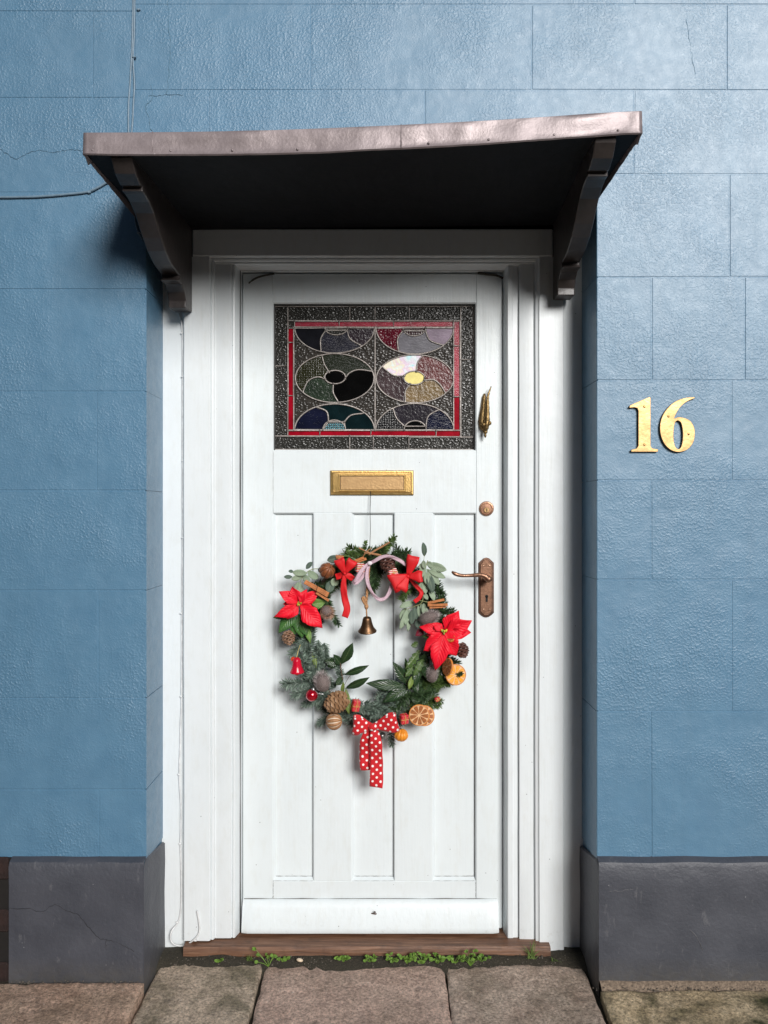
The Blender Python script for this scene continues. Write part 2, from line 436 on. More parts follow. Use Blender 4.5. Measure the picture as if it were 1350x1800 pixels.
# plinths: proud of the wall, weathered top edge, returning into the reveal
def plinth(x0, x1, inner, zt, zb):
    m = MB(); e = .018; pr = .022
    # cross-section swept along x as a fine grid so the face is uneven
    n = 60; rows = []
    prof = [(-pr, -.06), (-pr, .05), (-pr, .12), (-pr, .2), (-pr, .28), (-pr-.001, zt-.026), (-pr+.004, zt-.014), (.003, zt-.004), (.006, zt-.004), (.02, zt-.006)]
    for i in range(n + 1):
        x = lerp(x0, x1, i / n); r = []
        for (y, z) in prof:
            q = noise.noise(V((x*7, z*7, 1.3)))*.0035 + noise.noise(V((x*25, z*25, 4.3)))*.0012
            r.append(V((x, y + (q if y < 0 else 0), z + (noise.noise(V((x*9, 3, 2)))*.0025 if z > zt-.03 else 0))))
        rows.append(r)
    m.grid(rows)
    # end cap / return face inside the reveal, its top runs down towards the frame
    xi = x1 if inner == 'hi' else x0; sgn = -1 if inner == 'hi' else 1
    er = rows[-1] if inner == 'hi' else rows[0]
    k = 14; ret = []
    for a in range(k + 1):
        f = a / k; y = lerp(-pr, .21, f); r = []
        for b in range(9):
            top = lerp(zt-.010, zb, min(1, f*1.0)); z = lerp(-.06, top, b / 8)
            if f == 0: z = lerp(-.06, zt-.026, b/8)
            bulge = .006 * min(1, f*6) + noise.noise(V((y*14, z*9, 7)))*.003*min(1, f*4)
            r.append(V((xi - sgn*bulge*-1 if False else xi + (bulge if inner == 'hi' else -bulge), y, z)))
        r.append(V((xi, y+.0005, r[-1].z + .004 if f > 0 else zt-.024)))
        ret.append(r)
    m.grid(ret)
    xo = x0 if inner == 'hi' else x1; orow = rows[0] if inner == 'hi' else rows[-1]
    m.grid([orow, [V((xo, .1, p.z)) for p in orow]])
    return mk('plinth', m, PLINTH, house, smooth=True, angle=40)
plinth(-1.034, XL, 'hi', .362, .318)
plinth(XR, 2.7, 'lo', .362, .304)
# the open gap left of the plinth: old red bricks set back under the wall
BRICK = simple('old_red_brick', (.022,.010,.008), .8, var=.4, vscale=40, bump=.003, bscale=90)
m = MB(); m.cbox(-2.9, -1.036, -.004, .004, -.05, .355, 0); mk('mortar_bed', m, simple('dark_mortar', (.010,.008,.007), .9), house)
for r in range(5):
    for cidx in range(5):
        x1 = -1.04 - cidx*.22 - (.11 if r % 2 else 0); z0 = .005 + r*.073
        m = MB(); m.cbox(x1-.21+rnd(-.003,.003), x1, -.014+rnd(-.006,.004), -.002, z0, z0+.062, .005); mk('brick', m, BRICK, house)

def crack(name, pts, mat, parent, r=.0011):
    q = spline(pts, 5); q = [p + V((rnd(-1,1)*.0022, 0, rnd(-1,1)*.0022)) for p in q]
    m = MB(); m.tube(q, [r*rnd(.4, 1.3) for _ in q], 5); return mk(name, m, mat, parent)
CRK = simple('crack_edge_blue', (.055,.115,.175), .6); CRKG = simple('crack_edge_grey', (.018,.018,.02), .7)
CRKL = simple('pale_paint_ridge', (.13,.24,.335), .45)
crack('crack', [P(u, v, .0006) for u, v in ((0,262),(14,272),(28,279),(48,270),(70,264),(95,268),(120,263),(140,264),(165,268))], CRK, house)
crack('crack', [P(u, v, .0002) for u, v in ((296,0),(297,40),(300,75),(298,110),(296,140),(293,165))], CRKL, house, .0016)
crack('crack', [P(u, v, .0002) for u, v in ((266,150),(268,172),(257,186),(262,205),(266,230))], CRKL, house, .0018)
crack('crack', [P(u, v, .0004) for u, v in ((262,168),(280,168),(300,166),(322,168))], CRK, house, .0010)
crack('crack', [P(u, v, .0002) for u, v in ((1205,35),(1210,60),(1216,95),(1222,130))], CRKL, house, .0008)
yp = -.0225
crack('crack', [P(u, v, yp) for u, v in ((14,1597),(45,1597),(75,1602),(97,1590),(115,1600),(135,1607),(155,1628),(172,1648),(187,1652),(210,1658),(235,1672))], CRKG, house, .0007)
crack('crack', [P(u, v, yp) for u, v in ((187,1652),(186,1662),(187,1674))], CRKG, house, .0006)
PALE = simple('scuffed_paint', (.12,.12,.13), .6)
crack('crack', [P(u, v, yp) for u, v in ((1070,1566),(1090,1566),(1110,1563),(1132,1566),(1137,1560),(1150,1575),(1160,1592),(1178,1598),(1195,1620),(1220,1640),(1235,1670))], PALE, house, .0011)

# ------------------------------------------------------------------ door frame
frame = thing('door_frame', (0, .16, 0), 'white painted timber door frame set back inside the opening', 'door frame')
YF, YM, YD = .145, .160, .205
def strip(name, prof, z0, z1, mat=FRAMEW, parent=frame):      # prof: (x, y) open profile extruded up
    m = MB(); n = 24; rows = []
    for i in range(n + 1):
        z = lerp(z0, z1, i/n); r = []
        for (x, y) in prof: r.append(V((x + noise.noise(V((x*3, z*5, 9)))*.0012, y + noise.noise(V((x*30, z*4, 3)))*.0008, z)))
        rows.append(r)
    m.grid(rows); back = max(p[1] for p in prof) + .03
    return mk(name, m, mat, parent, smooth=True, angle=28)
xa, xb = (322-675)*2.345/F, (369-675)*2.345/F
strip('jamb', [(xa, .19), (xa, YF+.003), (xa+.003, YF), (xb-.003, YF), (xb, YF+.003), (xb+.001, YF+.009), (xb+.005, YF+.006), (xb+.009, YF+.008), (xb+.012, YM+.001), (xb+.014, YM),
     (-.4570, YM), (-.4555, YM+.002), (-.4545, YM+.005), (-.4505, YM+.001), (-.4465, YM+.002), (-.4445, YM+.006), (-.4335, YD-.002), (-.4325, YD+.05)], .043, 2.0725)
x0, x1 = (947-675)*2.345/F, .5335
strip('jamb', [(.3625, YD+.05), (.3625, YD-.002), (.3690, YM+.008), (.3715, YM+.005), (.3850, YM+.005), (.3868, YM+.008), (.4005, YM+.009), (.4015, YM+.013), (.4030, YM+.012), (.4040, YM+.001), (.4060, YM),
     (x0-.013, YM), (x0-.011, YM+.004), (x0-.008, YF+.007), (x0-.003, YF+.006), (x0, YF+.004), (x0+.002, YF), (x1-.003, YF), (x1, YF+.003), (x1, .19)], .006, 2.0725)
# head: front board, moulding, soffit
m = MB(); m.cbox(-.5685, .501, YF-.002, .19, 2.0725, 2.1545, .003); mk('head', m, FRAMEW, frame)
m = MB()
hp = [(YF-.001, 2.0735), (YF+.003, 2.0715), (YF+.008, 2.0705), (YF+.006, 2.0665), (YF+.008, 2.0625), (YM-.001, 2.0600), (YM-.002, 2.0560), (YM+.002, 2.0545), (YM+.004, 2.0530), (YD-.004, 2.0445), (YD+.05, 2.0440)]
m.grid([[V((lerp(xb-.001, x0+.001, i/20), y, z)) for (y, z) in hp] for i in range(21)]); mk('head_moulding', m, FRAMEW, frame, smooth=True, angle=28)
# outer boards between frame and masonry
def board(x0, x1, z1):
    m = MB(); n = 40; rows = []
    for i in range(n+1):
        z = lerp(-.01, z1, i/n); e = noise.noise(V((x0, z*6, 1)))*.003
        rows.append([V((x0+e, .19, z)), V((x0+e, .1665, z)), V((lerp(x0, x1, .5), .1655+noise.noise(V((z*8, 1, 1)))*.001, z)), V((x1, .1665, z)), V((x1, .19, z))])
    m.grid(rows); return mk('side_board', m, FRAMEW, frame, smooth=True, angle=35)
board(-.6640, -.5940, 2.15); board(.5320, .5990, 2.17)
m = MB(); m.cbox(XL-.02, XR+.02, .192, .30, -.02, 2.22, 0)
# dark packing behind the frame boards (left and right of the door only, and over it)
for (a, b, c_, d) in ((XL-.003, -.4345, -.02, 2.21), (.3645, XR+.003, -.02, 2.21), (-.4345, .3645, 2.046, 2.21)):
    m = MB(); m.cbox(a, b, .193, .30, c_, d, 0); mk('packing', m, DARK, frame)

# threshold
m = MB(); n = 60; rows = []
zf = .041
pr = [(.118, -.01), (.118, .012), (.1195, .033), (.123, .0385), (.16, zf-.001), (.205, zf+.001), (.26, zf+.002)]
for i in range(n+1):
    x = lerp(-.589, .489, i/n)
    rows.append([V((x, y + noise.noise(V((x*22, z*40, 5)))*.0015, z + (noise.noise(V((x*12, y*30, 2)))*.0012 if z > 0 else 0))) for (y, z) in pr])
m.grid(rows)
for r in (rows[0], rows[-1]): m.add(r + [V((r[0].x, .26, -.01))], [tuple(range(len(r)+1))])
tag(mk('door_threshold', m, WOOD, None, smooth=True, angle=35), 'weathered brown wooden threshold under the white front door', 'threshold')

# ------------------------------------------------------------------ door
door = thing('front_door', (-.035, YD, .045), 'white painted panelled front door with stained glass window', 'door')
DX0, DX1, DZ0, DZ1 = -.4305, .3605, .047, 2.041
SX0, SX1 = -.3365, .2785
WZ0, WZ1 = 1.5036, 1.950; PZ0, PZ1 = .194, 1.310
yb = YD + .042
def dpiece(name, x0, x1, z0, z1, c=.0035, y=YD):
    m = MB(); m.cbox(x0, x1, y, yb, z0, z1, c); return mk(name, m, WHITE, door)
g = .0002
dpiece('stile', DX0, SX0, DZ0, DZ1); dpiece('stile', SX1, DX1, DZ0, DZ1)
# rails butt against the stiles
for (z0, z1) in ((WZ1, DZ1), (PZ1, WZ0), (DZ0, PZ0)):
    m = MB(); m.cbox(SX0-.004, SX1+.004, YD+.0012, yb-.002, z0, z1, .0035); mk('rail', m, WHITE, door)
PX = [(-.337, -.216), (-.097, .030), (.149, .277)]
for a, b in ((PX[0][1], PX[1][0]), (PX[1][1], PX[2][0])):
    m = MB(); m.cbox(a, b, YD+.0006, yb-.001, PZ0-.004, PZ1+.004, .0035); mk('muntin', m, WHITE, door)
for (a, b) in PX:
    m = MB(); nx, nz = 8, 30
    rows = [[V((lerp(a-.003, b+.003, i/nx), YD+.0135 + noise.noise(V((i*.7+a*20, j*.4, 2)))*.0004, lerp(PZ0-.003, PZ1+.003, j/nz))) for j in range(nz+1)] for i in range(nx+1)]
    m.grid(rows); p = mk('panel', m, WHITE, door, smooth=True)
    # sloped moulding on the left and bottom of each sunk panel
    m = MB(); m.prism([V((a, YD+.004, PZ0)), V((a+.0065, YD+.0133, PZ0)), V((a, YD+.0134, PZ0))], V((0, 0, PZ1-PZ0)))
    m.prism([V((a, YD+.004, PZ0)), V((a, YD+.0131, PZ0+.008)), V((a, YD+.0136, PZ0))], V((b-a, 0, 0))); mk('panel_moulding', m, WHITE, door)
# weather bar
m = MB(); rows = []
wp = [(YD+.001, .140), (YD-.004, .1385), (YD-.010, .134), (YD-.017, .118), (YD-.026, .088), (YD-.032, .066), (YD-.034, .056), (YD-.031, .049), (YD-.02, .0475), (YD+.001, .0475)]
for i in range(41):
    x = lerp(-.4285, .3455, i/40); e = 0
    if i == 0 or i == 40: e = .004
    rows.append([V((x, y + (e if y < YD-.003 else 0) + noise.noise(V((x*9, z*20, 3)))*.0006, z)) for (y, z) in wp])
m.grid(rows)
for r in (rows[0], rows[-1]): m.add(r, [tuple(range(len(r)))])
wb = mk('weather_bar', m, WHITE, door, smooth=True, angle=40)
m = MB(); c = P(658, 1605, YD-.022); m.tube(spline([c+V((-.008,0,-.001)), c+V((-.003,-.005,.001)), c+V((.004,-.006,.0)), c+V((.006,-.004,0))], 4), .0018, 6)
m.tube(spline([c+V((.001,-.006,.001)), c+V((.000,-.008,.006)), c+V((.002,-.008,.009)), c+V((.004,-.007,.004))], 4), .0012, 6); mk('hook', m, COPDARK, wb)
GAP = simple('grimy_joint', (.10,.09,.075), .8, var=.5, vscale=60)
def gap(a, b, r=.0006):
    n = 30; m = MB(); m.tube([lerp(V(a), V(b), i/n) + V((rnd(-.0003,.0003), 0, rnd(-.0003,.0003))) for i in range(n+1)], [r*max(.12, .5+.9*noise.noise(V((a[0]*9+i*.35, a[2]*7, 3)))+.2) for i in range(n+1)], 5); mk('joint_line', m, GAP, door)
for (a, b) in PX:
    gap((a+.004, YD+.0125, PZ0+.0078), (b-.001, YD+.0125, PZ0+.0078), .0009); gap((b-.0006, YD+.0125, PZ0+.004), (b-.0006, YD+.0125, PZ1-.002), .0006); gap((a, YD+.0008, PZ0-.001), (b, YD+.0008, PZ0-.001), .0005)
gap((SX0-.0005, YD+.0003, DZ0+.09), (SX0-.0005, YD+.0003, PZ0), .0006); gap((SX1+.0005, YD+.0003, DZ0+.09), (SX1+.0005, YD+.0003, PZ0), .0005); gap((SX0-.0005, YD+.0003, PZ1), (SX0-.0005, YD+.0003, WZ0), .0004)
gap((-.425, YD-.002, .1402), (.343, YD-.002, .1402), .0011)
# loose draught seal at the top corners
m = MB(); m.tube(spline([P(437,498,YD-.006), P(448,490,YD-.008), P(462,485,YD-.006), P(482,481,YD-.002)], 6), [.0022]*4+[.003]*15, 8); mk('draught_seal', m, SEAL, door, smooth=True)
m = MB(); m.tube(spline([P(884,489,YD-.004), P(872,484,YD-.006), P(856,482,YD-.004), P(840,480,YD-.002)], 6), .0034, 8); mk('draught_seal', m, SEAL, door, smooth=True)

# --- stained glass window
win = bpy.data.objects.new('stained_glass_window', None); C.objects.link(win); win.parent = door
wc = V(((SX0+SX1)/2, YD+.02, (WZ0+WZ1)/2)); win.location = wc - WLOC['front_door']; WLOC[win.name] = wc; win.empty_display_size = .02
YG = YD + .021
def Gp(x, y, d=0.0): return P(460 + x/3.375, 510 + y/3.375, YG - d)
GL = dict(
 clear=m_glass('textured_clear_glass', (.050,.048,.042), 'pebble', 140, .0015, .25, spec=.45),
 bg=m_glass('hammered_bg_glass', (.060,.052,.044), 'pebble', 120, .0011, .25, spec=.35),
 pink=m_glass('ruby_pink_glass', (.42,.045,.075), 'streak', 60, .0010, .2),
 red=m_glass('ruby_red_glass', (.34,.004,.016), 'smooth', 40, .0006, .16),
 black=m_glass('black_glass', (.006,.006,.006), 'streak', 40, .0004, .05, spec=.3),
 cloudy=m_glass('cloudy_black_glass', (.020,.021,.027), 'smooth', 40, .0006, .1),
 indigo=m_glass('indigo_glass', (.040,.040,.062), 'streak', 60, .001, .2),
 mauved=m_glass('dark_mauve_glass', (.046,.030,.042), 'smooth', 130, .0014, .2),
 deepred=m_glass('deep_red_glass', (.13,.008,.022), 'pebble', 130, .0014, .2),
 lav=m_glass('lavender_grey_glass', (.15,.145,.17), 'streak', 60, .0008, .3),
 mauve=m_glass('mauve_glass', (.30,.22,.30), 'streak', 60, .0008, .3),
 reddot=m_glass('red_dotted_glass', (.10,.012,.025), 'dots', 190, .001, .15),
 yeldot=m_glass('olive_dotted_glass', (.060,.062,.020), 'dots', 190, .001, .15),
 green=m_glass('dark_green_glass', (.026,.034,.020), 'streak', 60, .001, .18),
 greenp=m_glass('pebbled_green_glass', (.034,.056,.034), 'smooth', 140, .0014, .2),
 maroon=m_glass('crackled_maroon_glass', (.15,.052,.052), 'smooth', 110, .0030, .2),
 amber=m_glass('brown_amber_glass', (.21,.145,.070), 'smooth', 110, .0030, .22),
 plum=m_glass('plum_glass', (.10,.066,.072), 'smooth', 90, .002, .2),
 navy=m_glass('navy_glass', (.014,.017,.046), 'streak', 60, .0008, .1),
 teal=m_glass('dark_teal_glass', (.008,.024,.028), 'smooth', 50, .0006, .1),
 tealdot=m_glass('teal_dotted_glass', (.035,.105,.125), 'dots', 170, .001, .15),
 blkdot=m_glass('black_dotted_glass', (.020,.020,.024), 'dots', 190, .001, .15),
 violet=m_glass('dark_violet_glass', (.036,.030,.042), 'smooth', 110, .0012, .2),
 yellow=simple('yellow_opal_glass', (.80,.70,.26), .2, var=.12, vscale=60),
 opal=m_opal())
lines = []                                 # (points, radius) of the lead
def pane(kind, loop, d=0.0, lead=True, closed=True):
    pts = [Gp(x, y, d) for x, y in loop]
    m = MB(); m.prism(pts, V((0, .003, 0))); o = mk('pane', m, GL[kind], win)
    if lead:
        dd = .0022 + rnd(-.0006, .0006); lines.append([Gp(x, y, dd) for x, y in loop] + [Gp(*loop[0], dd)])
    return o
def rect(x0, y0, x1, y1): return [(x0, y0), (x1, y0), (x1, y1), (x0, y1)]
for r_ in ((77,97,155,450), (77,450,155,866), (155,97,522,182), (522,97,672,182), (672,97,875,182), (875,97,1180,182), (1180,97,1257,412), (1180,412,1257,872),
           (77,866,522,946), (522,866,662,946), (662,866,873,946), (873,872,1257,946)): pane('clear', rect(*r_))
for kd, r_ in (('pink',(195,184,460,220)), ('pink',(460,184,783,220)), ('pink',(783,184,1138,220)), ('bg',(155,182,195,226)), ('red',(155,226,190,310)), ('red',(155,310,190,626)), ('red',(155,626,190,832)),
               ('red',(155,832,345,868)), ('red',(345,832,648,868)), ('red',(648,832,1035,868)), ('red',(1035,832,1180,870)), ('pink',(1138,184,1178,330)), ('pink',(1138,330,1178,632)), ('red',(1138,632,1178,832))): pane(kd, rect(*r_), .0003)
def arc(cx, cy, rx, ry, a0, a1, n=14):
    return [(cx + rx*math.cos(math.radians(lerp(a0, a1, i/n))), cy + ry*math.sin(math.radians(lerp(a0, a1, i/n)))) for i in range(n+1)]
def crv(*pts):
    return [(p.x, p.y) for p in spline([V((x, y, 0)) for x, y in pts], 5)]
# background panes, split by the middle lead and the waists between flowers
for r_ in ((190,222,435,372), (435,222,672,372)): pass
for kd, r_ in (('bg',(190,222,672,450)), ('bg',(672,222,1138,450)), ('bg',(190,450,672,830)), ('bg',(672,450,1138,830))): pane(kd, rect(*r_), -.0004, lead=False)
lines.append([Gp(672, y, .0022) for y in (222, 380, 520, 680, 830)])
lines.append([Gp(x, 222, .0022) for x in (190, 500, 800, 1138)])
lines.append([Gp(190, y, .0022) for y in (222, 500, 830)])
def ang(cx, cy, rx, ry, p): return math.degrees(math.atan2((p[1]-cy)/ry, (p[0]-cx)/rx))
def petal(kind, E, O, d1, d2, cw=True):
    # E outer ellipse, O oval: (cx,cy,rx,ry); d1,d2 divider polylines from oval to ellipse; petal lies from d1 to d2 in increasing angle
    a1, a2 = ang(*E, d1[-1]), ang(*E, d2[-1]); o1, o2 = ang(*O, d1[0]), ang(*O, d2[0])
    while a2 < a1: a2 += 360
    while o2 < o1: o2 += 360
    loop = d1[:-1] + arc(*E, a1, a2, 16) + d2[::-1][1:-1] + arc(*O, o2, o1, 8)
    return pane(kind, loop, .0008)
E = (433, 522, 233, 145); O = (435, 516, 62, 40)
dA = crv((400,487),(372,440),(356,385)); dB = crv((494,528),(520,492),(575,472),(655,482)); dC = crv((425,556),(425,610),(455,664)); dD = crv((376,528),(330,515),(275,540),(243,608))
petal('green', E, O, dA, dB); petal('black', E, O, dB, dC); petal('greenp', E, O, dC, dD); petal('yeldot', E, O, dD, dA); pane('black', arc(*O, 0, 350, 22), .0016)
E = (909, 526, 229, 143); O = (905, 521, 62, 40)
dA = crv((918,482),(925,430),(955,388)); dB = crv((964,535),(1020,532),(1062,565),(1090,612)); dC = crv((880,558),(852,600),(853,662)); dD = crv((846,508),(790,508),(745,480),(712,452))
petal('maroon', E, O, dA, dB); petal('amber', E, O, dB, dC); petal('plum', E, O, dC, dD); petal('opal', E, O, dD, dA); pane('yellow', arc(*O, 0, 350, 22), .0016)
def half(E, O, dL, dR, kinds, top):
    # half flower cut by the border: kinds left, middle, right, eye
    cx, cy, rx, ry = E
    if top:      # hanging from the upper edge, arc angles 0..180
        aL, aR = ang(*E, dL[-1]), ang(*E, dR[-1])
        pane(kinds[2], [(O[0]+O[2], cy)] + [(cx+rx, cy)] + arc(*E, 2, aR, 10) + dR[::-1][1:], .0008)
        pane(kinds[1], dR[:-1] + arc(*E, aR, aL, 12) + dL[::-1][1:], .0008)
        pane(kinds[0], dL[:-1] + arc(*E, aL, 178, 10) + [(cx-rx, cy), (O[0]-O[2], cy)], .0008)
        pane(kinds[3], arc(*O, 0, 180, 12), .0016)
    else:
        aL, aR = ang(*E, dL[-1]), ang(*E, dR[-1])
        pane(kinds[0], [(O[0]-O[2], cy), (cx-rx, cy)] + arc(*E, -178, aL, 10) + dL[::-1][1:], .0008)
        pane(kinds[1], dL[:-1] + arc(*E, aL, aR, 12) + dR[::-1][1:], .0008)
        pane(kinds[2], dR[:-1] + arc(*E, aR, -2, 10) + [(cx+rx, cy), (O[0]+O[2], cy)], .0008)
        pane(kinds[3], arc(*O, -180, 0, 12), .0016)
half((432,224,236,150), (442,224,68,42), crv((380,238),(350,290),(352,362)), crv((508,238),(525,290),(600,334)), ('cloudy','indigo','mauved','clear'), True)
half((908,224,230,156), (905,224,68,48), crv((840,240),(806,290),(812,366)), crv((972,242),(1000,300),(1082,328)), ('deepred','lav','mauve','reddot'), True)
half((432,829,236,154), (430,829,68,58), crv((396,782),(385,720),(322,694)), crv((490,782),(530,742),(602,732)), ('navy','teal','teal','tealdot'), False)
half((908,829,230,156), (910,829,66,54), crv((848,808),(800,760),(778,698)), crv((974,808),(990,745),(1056,708)), ('blkdot','violet','navy','black'), False)
m = MB()
for ln in lines:
    m.tube(ln, rnd(.0021, .0027), 6, cap=False)
    for p in (ln[0], ln[-1]): m.ball(p + V((0,-.0006,0)), .0042, .0030, .0042, 8, 5)
mk('lead_came', m, LEAD, win, smooth=True)
# glazing rebate around the glass: dark beads on top and sides, white below
for (a, b, c_, d) in ((SX0-.002, SX0+.0035, WZ0, WZ1), (SX1-.0035, SX1+.002, WZ0, WZ1), (SX0+.0035, SX1-.0035, WZ1-.0035, WZ1+.002), (SX0+.0035, SX1-.0035, WZ0-.002, WZ0+.0015)):
    m = MB(); m.cbox(a, b, YD+.010, YD+.030, c_, d, .001); mk('glazing_bead', m, simple('dark_bead', (.06,.06,.058), .6) if c_ != WZ0-.002 else WHITE, win)
m = MB(); m.cbox(SX0, SX1, YG+.004, YG+.010, WZ0, WZ1, 0); mk('backing_glass', m, GL['black'], win)

# --- letter plate
lp = bpy.data.objects.new('letter_plate', None); C.objects.link(lp); lp.parent = door
c = P(654, 848, YD); lp.location = c - WLOC['front_door']; WLOC[lp.name] = c; lp.empty_display_size = .02
lp['label'] = 'brass letter plate with a tarnished flap'
def Dp(u, v, d=0): return P(u, v, YD - d)
a, b = Dp(581, 870), Dp(727, 827); ia, ib = Dp(598, 861.5), Dp(710.5, 836.5)
m = MB()
def ring(q0, q1, d): return [V((q0.x, YD-d, q0.z)), V((q1.x, YD-d, q0.z)), V((q1.x, YD-d, q1.z)), V((q0.x, YD-d, q1.z))]
e = lambda q, s_: V((q.x + s_, q.y, q.z + s_))
R = [ring(a, b, 0.0), ring(a, b, .004), ring(e(a, .002), e(b, -.002), .006), ring(e(a, .006), e(b, -.006), .0065), ring(e(a, .0085), e(b, -.0085), .0045), ring(e(ia, -.004), e(ib, .004), .0048), ring(e(ia, -.0025), e(ib, .0025), .0072), ring(ia, ib, .0072), ring(ia, ib, .0005)]
for r in R: m.v += r
for k in range(len(R)-1):
    for i in range(4): m.f.append((k*4+i, k*4+(i+1) % 4, (k+1)*4+(i+1) % 4, (k+1)*4+i))
mk('plate', m, BRASS, lp)
m = MB(); m.cbox(ia.x+.001, ib.x-.001, YD-.0035, YD-.0008, ia.z+.001, ib.z-.001, .0008); mk('flap', m, FLAP, lp)

# --- knocker
kn = bpy.data.objects.new('door_knocker', None); C.objects.link(kn); kn.parent = door
c = Dp(855, 725); kn.location = c - WLOC['front_door']; WLOC[kn.name] = c; kn.empty_display_size = .02
kn['label'] = 'slim aged brass door knocker with a pointed tip'
def Kp(x, y, d): return Dp(780 + x*.25, 660 + y*.25, d)
m = MB(); m.tube([Kp(287,128,.003), Kp(284,150,.004), Kp(279,230,.005), Kp(268,320,.006), Kp(270,360,.005), Kp(285,390,.004)], [.003,.006,.0085,.0105,.0095,.004], 12); mk('backplate', m, OLDBRASS, kn, smooth=True)
m = MB(); body = spline([Kp(334,76,.020), Kp(322,110,.020), Kp(310,150,.022), Kp(308,200,.024), Kp(308,260,.026), Kp(306,320,.028), Kp(300,365,.026), Kp(294,392,.022)], 5)
rr = []
for i, p in enumerate(body):
    f = i/(len(body)-1); r_ = lerp(.0012, .0055, min(1, f*2.2)) if f < .45 else lerp(.0055, .0085, (f-.45)/.35) if f < .8 else lerp(.0085, .0050, (f-.8)/.2)
    rr.append(r_ * (1 + .10*math.sin(i*1.9)))
m.tube(body, rr, 12); mk('hammer', m, OLDBRASS, kn, smooth=True)
m = MB(); m.ball(Kp(322,335,.034), .006, .005, .0065); m.ball(Kp(282,345,.030), .0055, .005, .006); mk('boss', m, OLDBRASS, kn, smooth=True)
m = MB(); m.lathe(Kp(292,392,.022), (0,0,-1), [(.0065,0),(.0075,.003),(.005,.006),(.0028,.009),(.0042,.012),(.003,.017),(.0005,.020)], 12); mk('finial', m, OLDBRASS, kn, smooth=True)

# --- cylinder lock
lk = bpy.data.objects.new('cylinder_lock', None); C.objects.link(lk); lk.parent = door
c = Dp(855, 894); lk.location = c - WLOC['front_door']; WLOC[lk.name] = c; lk.empty_display_size = .02
m = MB(); m.lathe(c, (0,-1,0), [(.0225,0),(.0225,.003),(.0205,.006),(.0175,.0065),(.0165,.004),(.0145,.004),(.0140,.0055),(.0001,.0060)], 32); mk('rose', m, COPPER, lk, smooth=True, angle=40)
m = MB(); m.lathe(c + V((0,-.0055,-.0045)), (0,-1,0), [(.0085,0),(.0085,.0025),(.0075,.0035),(.0001,.0035)], 20); mk('barrel', m, FLAP, lk, smooth=True, angle=40)
m = MB(); m.cbox(c.x-.0008, c.x+.0008, YD-.0097, YD-.008, c.z-.0105, c.z+.0005, 0); m.lathe(c+V((0,-.0088,-.004)), (0,-1,0), [(.0018,0),(.0018,.0008),(.0001,.0008)], 10); mk('keyway', m, DARK, lk)

# --- lever handle on its plate
hd = bpy.data.objects.new('door_handle', None); C.objects.link(hd); hd.parent = door
c = Dp(855, 1032); hd.location = c - WLOC['front_door']; WLOC[hd.name] = c; hd.empty_display_size = .02
hd['label'] = 'antique copper lever handle on a long keyhole plate'
def octo(grow, d):
    pts = [(299,1280),(318,1285),(338,1303),(353,1318),(353,1668),(338,1683),(318,1697),(299,1701),(280,1697),(260,1683),(245,1668),(245,1318),(260,1303),(280,1285)]
    o = []
    for (x, y) in pts:
        cx, cy = 299, 1490; q = Kp(cx+(x-cx)*(1-grow/54), cy+(y-cy)*(1-grow/210), d); o.append(q)
    return o
m = MB(); L = [octo(0,0), octo(0,.003), octo(3,.005), octo(13,.0056), octo(15,.0046)]
for r in L: m.v += r
nn = 14
for k in range(len(L)-1):
    for i in range(nn): m.f.append((k*nn+i, k*nn+(i+1) % nn, (k+1)*nn+(i+1) % nn, (k+1)*nn+i))
mk('plate', m, COPDARK, hd)
m = MB(); m.prism(octo(15.5,.0066), V((0,.004,0))); mk('plate_face', m, COPPER, hd)
m = MB(); m.lathe(Kp(302,1425,.0066), (0,-1,0), [(.0125,0),(.012,.003),(.009,.006),(.008,.03),(.010,.036),(.0098,.044),(.006,.048),(.0001,.049)], 20)
lev = spline([Kp(312,1432,.046), Kp(290,1412,.047), Kp(255,1403,.047), Kp(200,1406,.046), Kp(140,1408,.046), Kp(100,1402,.046), Kp(72,1390,.046), Kp(57,1378,.045)], 6)
k_ = len(lev); m.tube(lev, [lerp(.0095, .0052, min(1, i/k_*2.2)) if i/k_ < .5 else lerp(.0050, .0062, (i/k_-.5)*3) if i/k_ < .8 else lerp(.006, .0022, (i/k_-.8)*5) for i in range(k_)], 12)
mk('lever', m, COPPER, hd, smooth=True)
SCREW = m_metal('copper_screw', (.62,.40,.28), .25, (.3,.16,.1), .4, 200)
for (x, y) in ((279,1338),(323,1338),(279,1646),(323,1646)):
    m = MB(); m.lathe(Kp(x, y, .0064), (0,-1,0), [(.0033,0),(.003,.001),(.0015,.0018),(.0001,.002)], 12); mk('screw', m, SCREW, hd, smooth=True)
m = MB(); q = Kp(302, 1553, .0064); m.lathe(q, (0,-1,0), [(.0048,0),(.0048,.0012),(.0001,.0012)], 16); m.cbox(q.x-.003, q.x+.003, YD-.0076, YD-.0064, q.z-.0165, q.z, 0); mk('keyhole', m, DARK, hd)

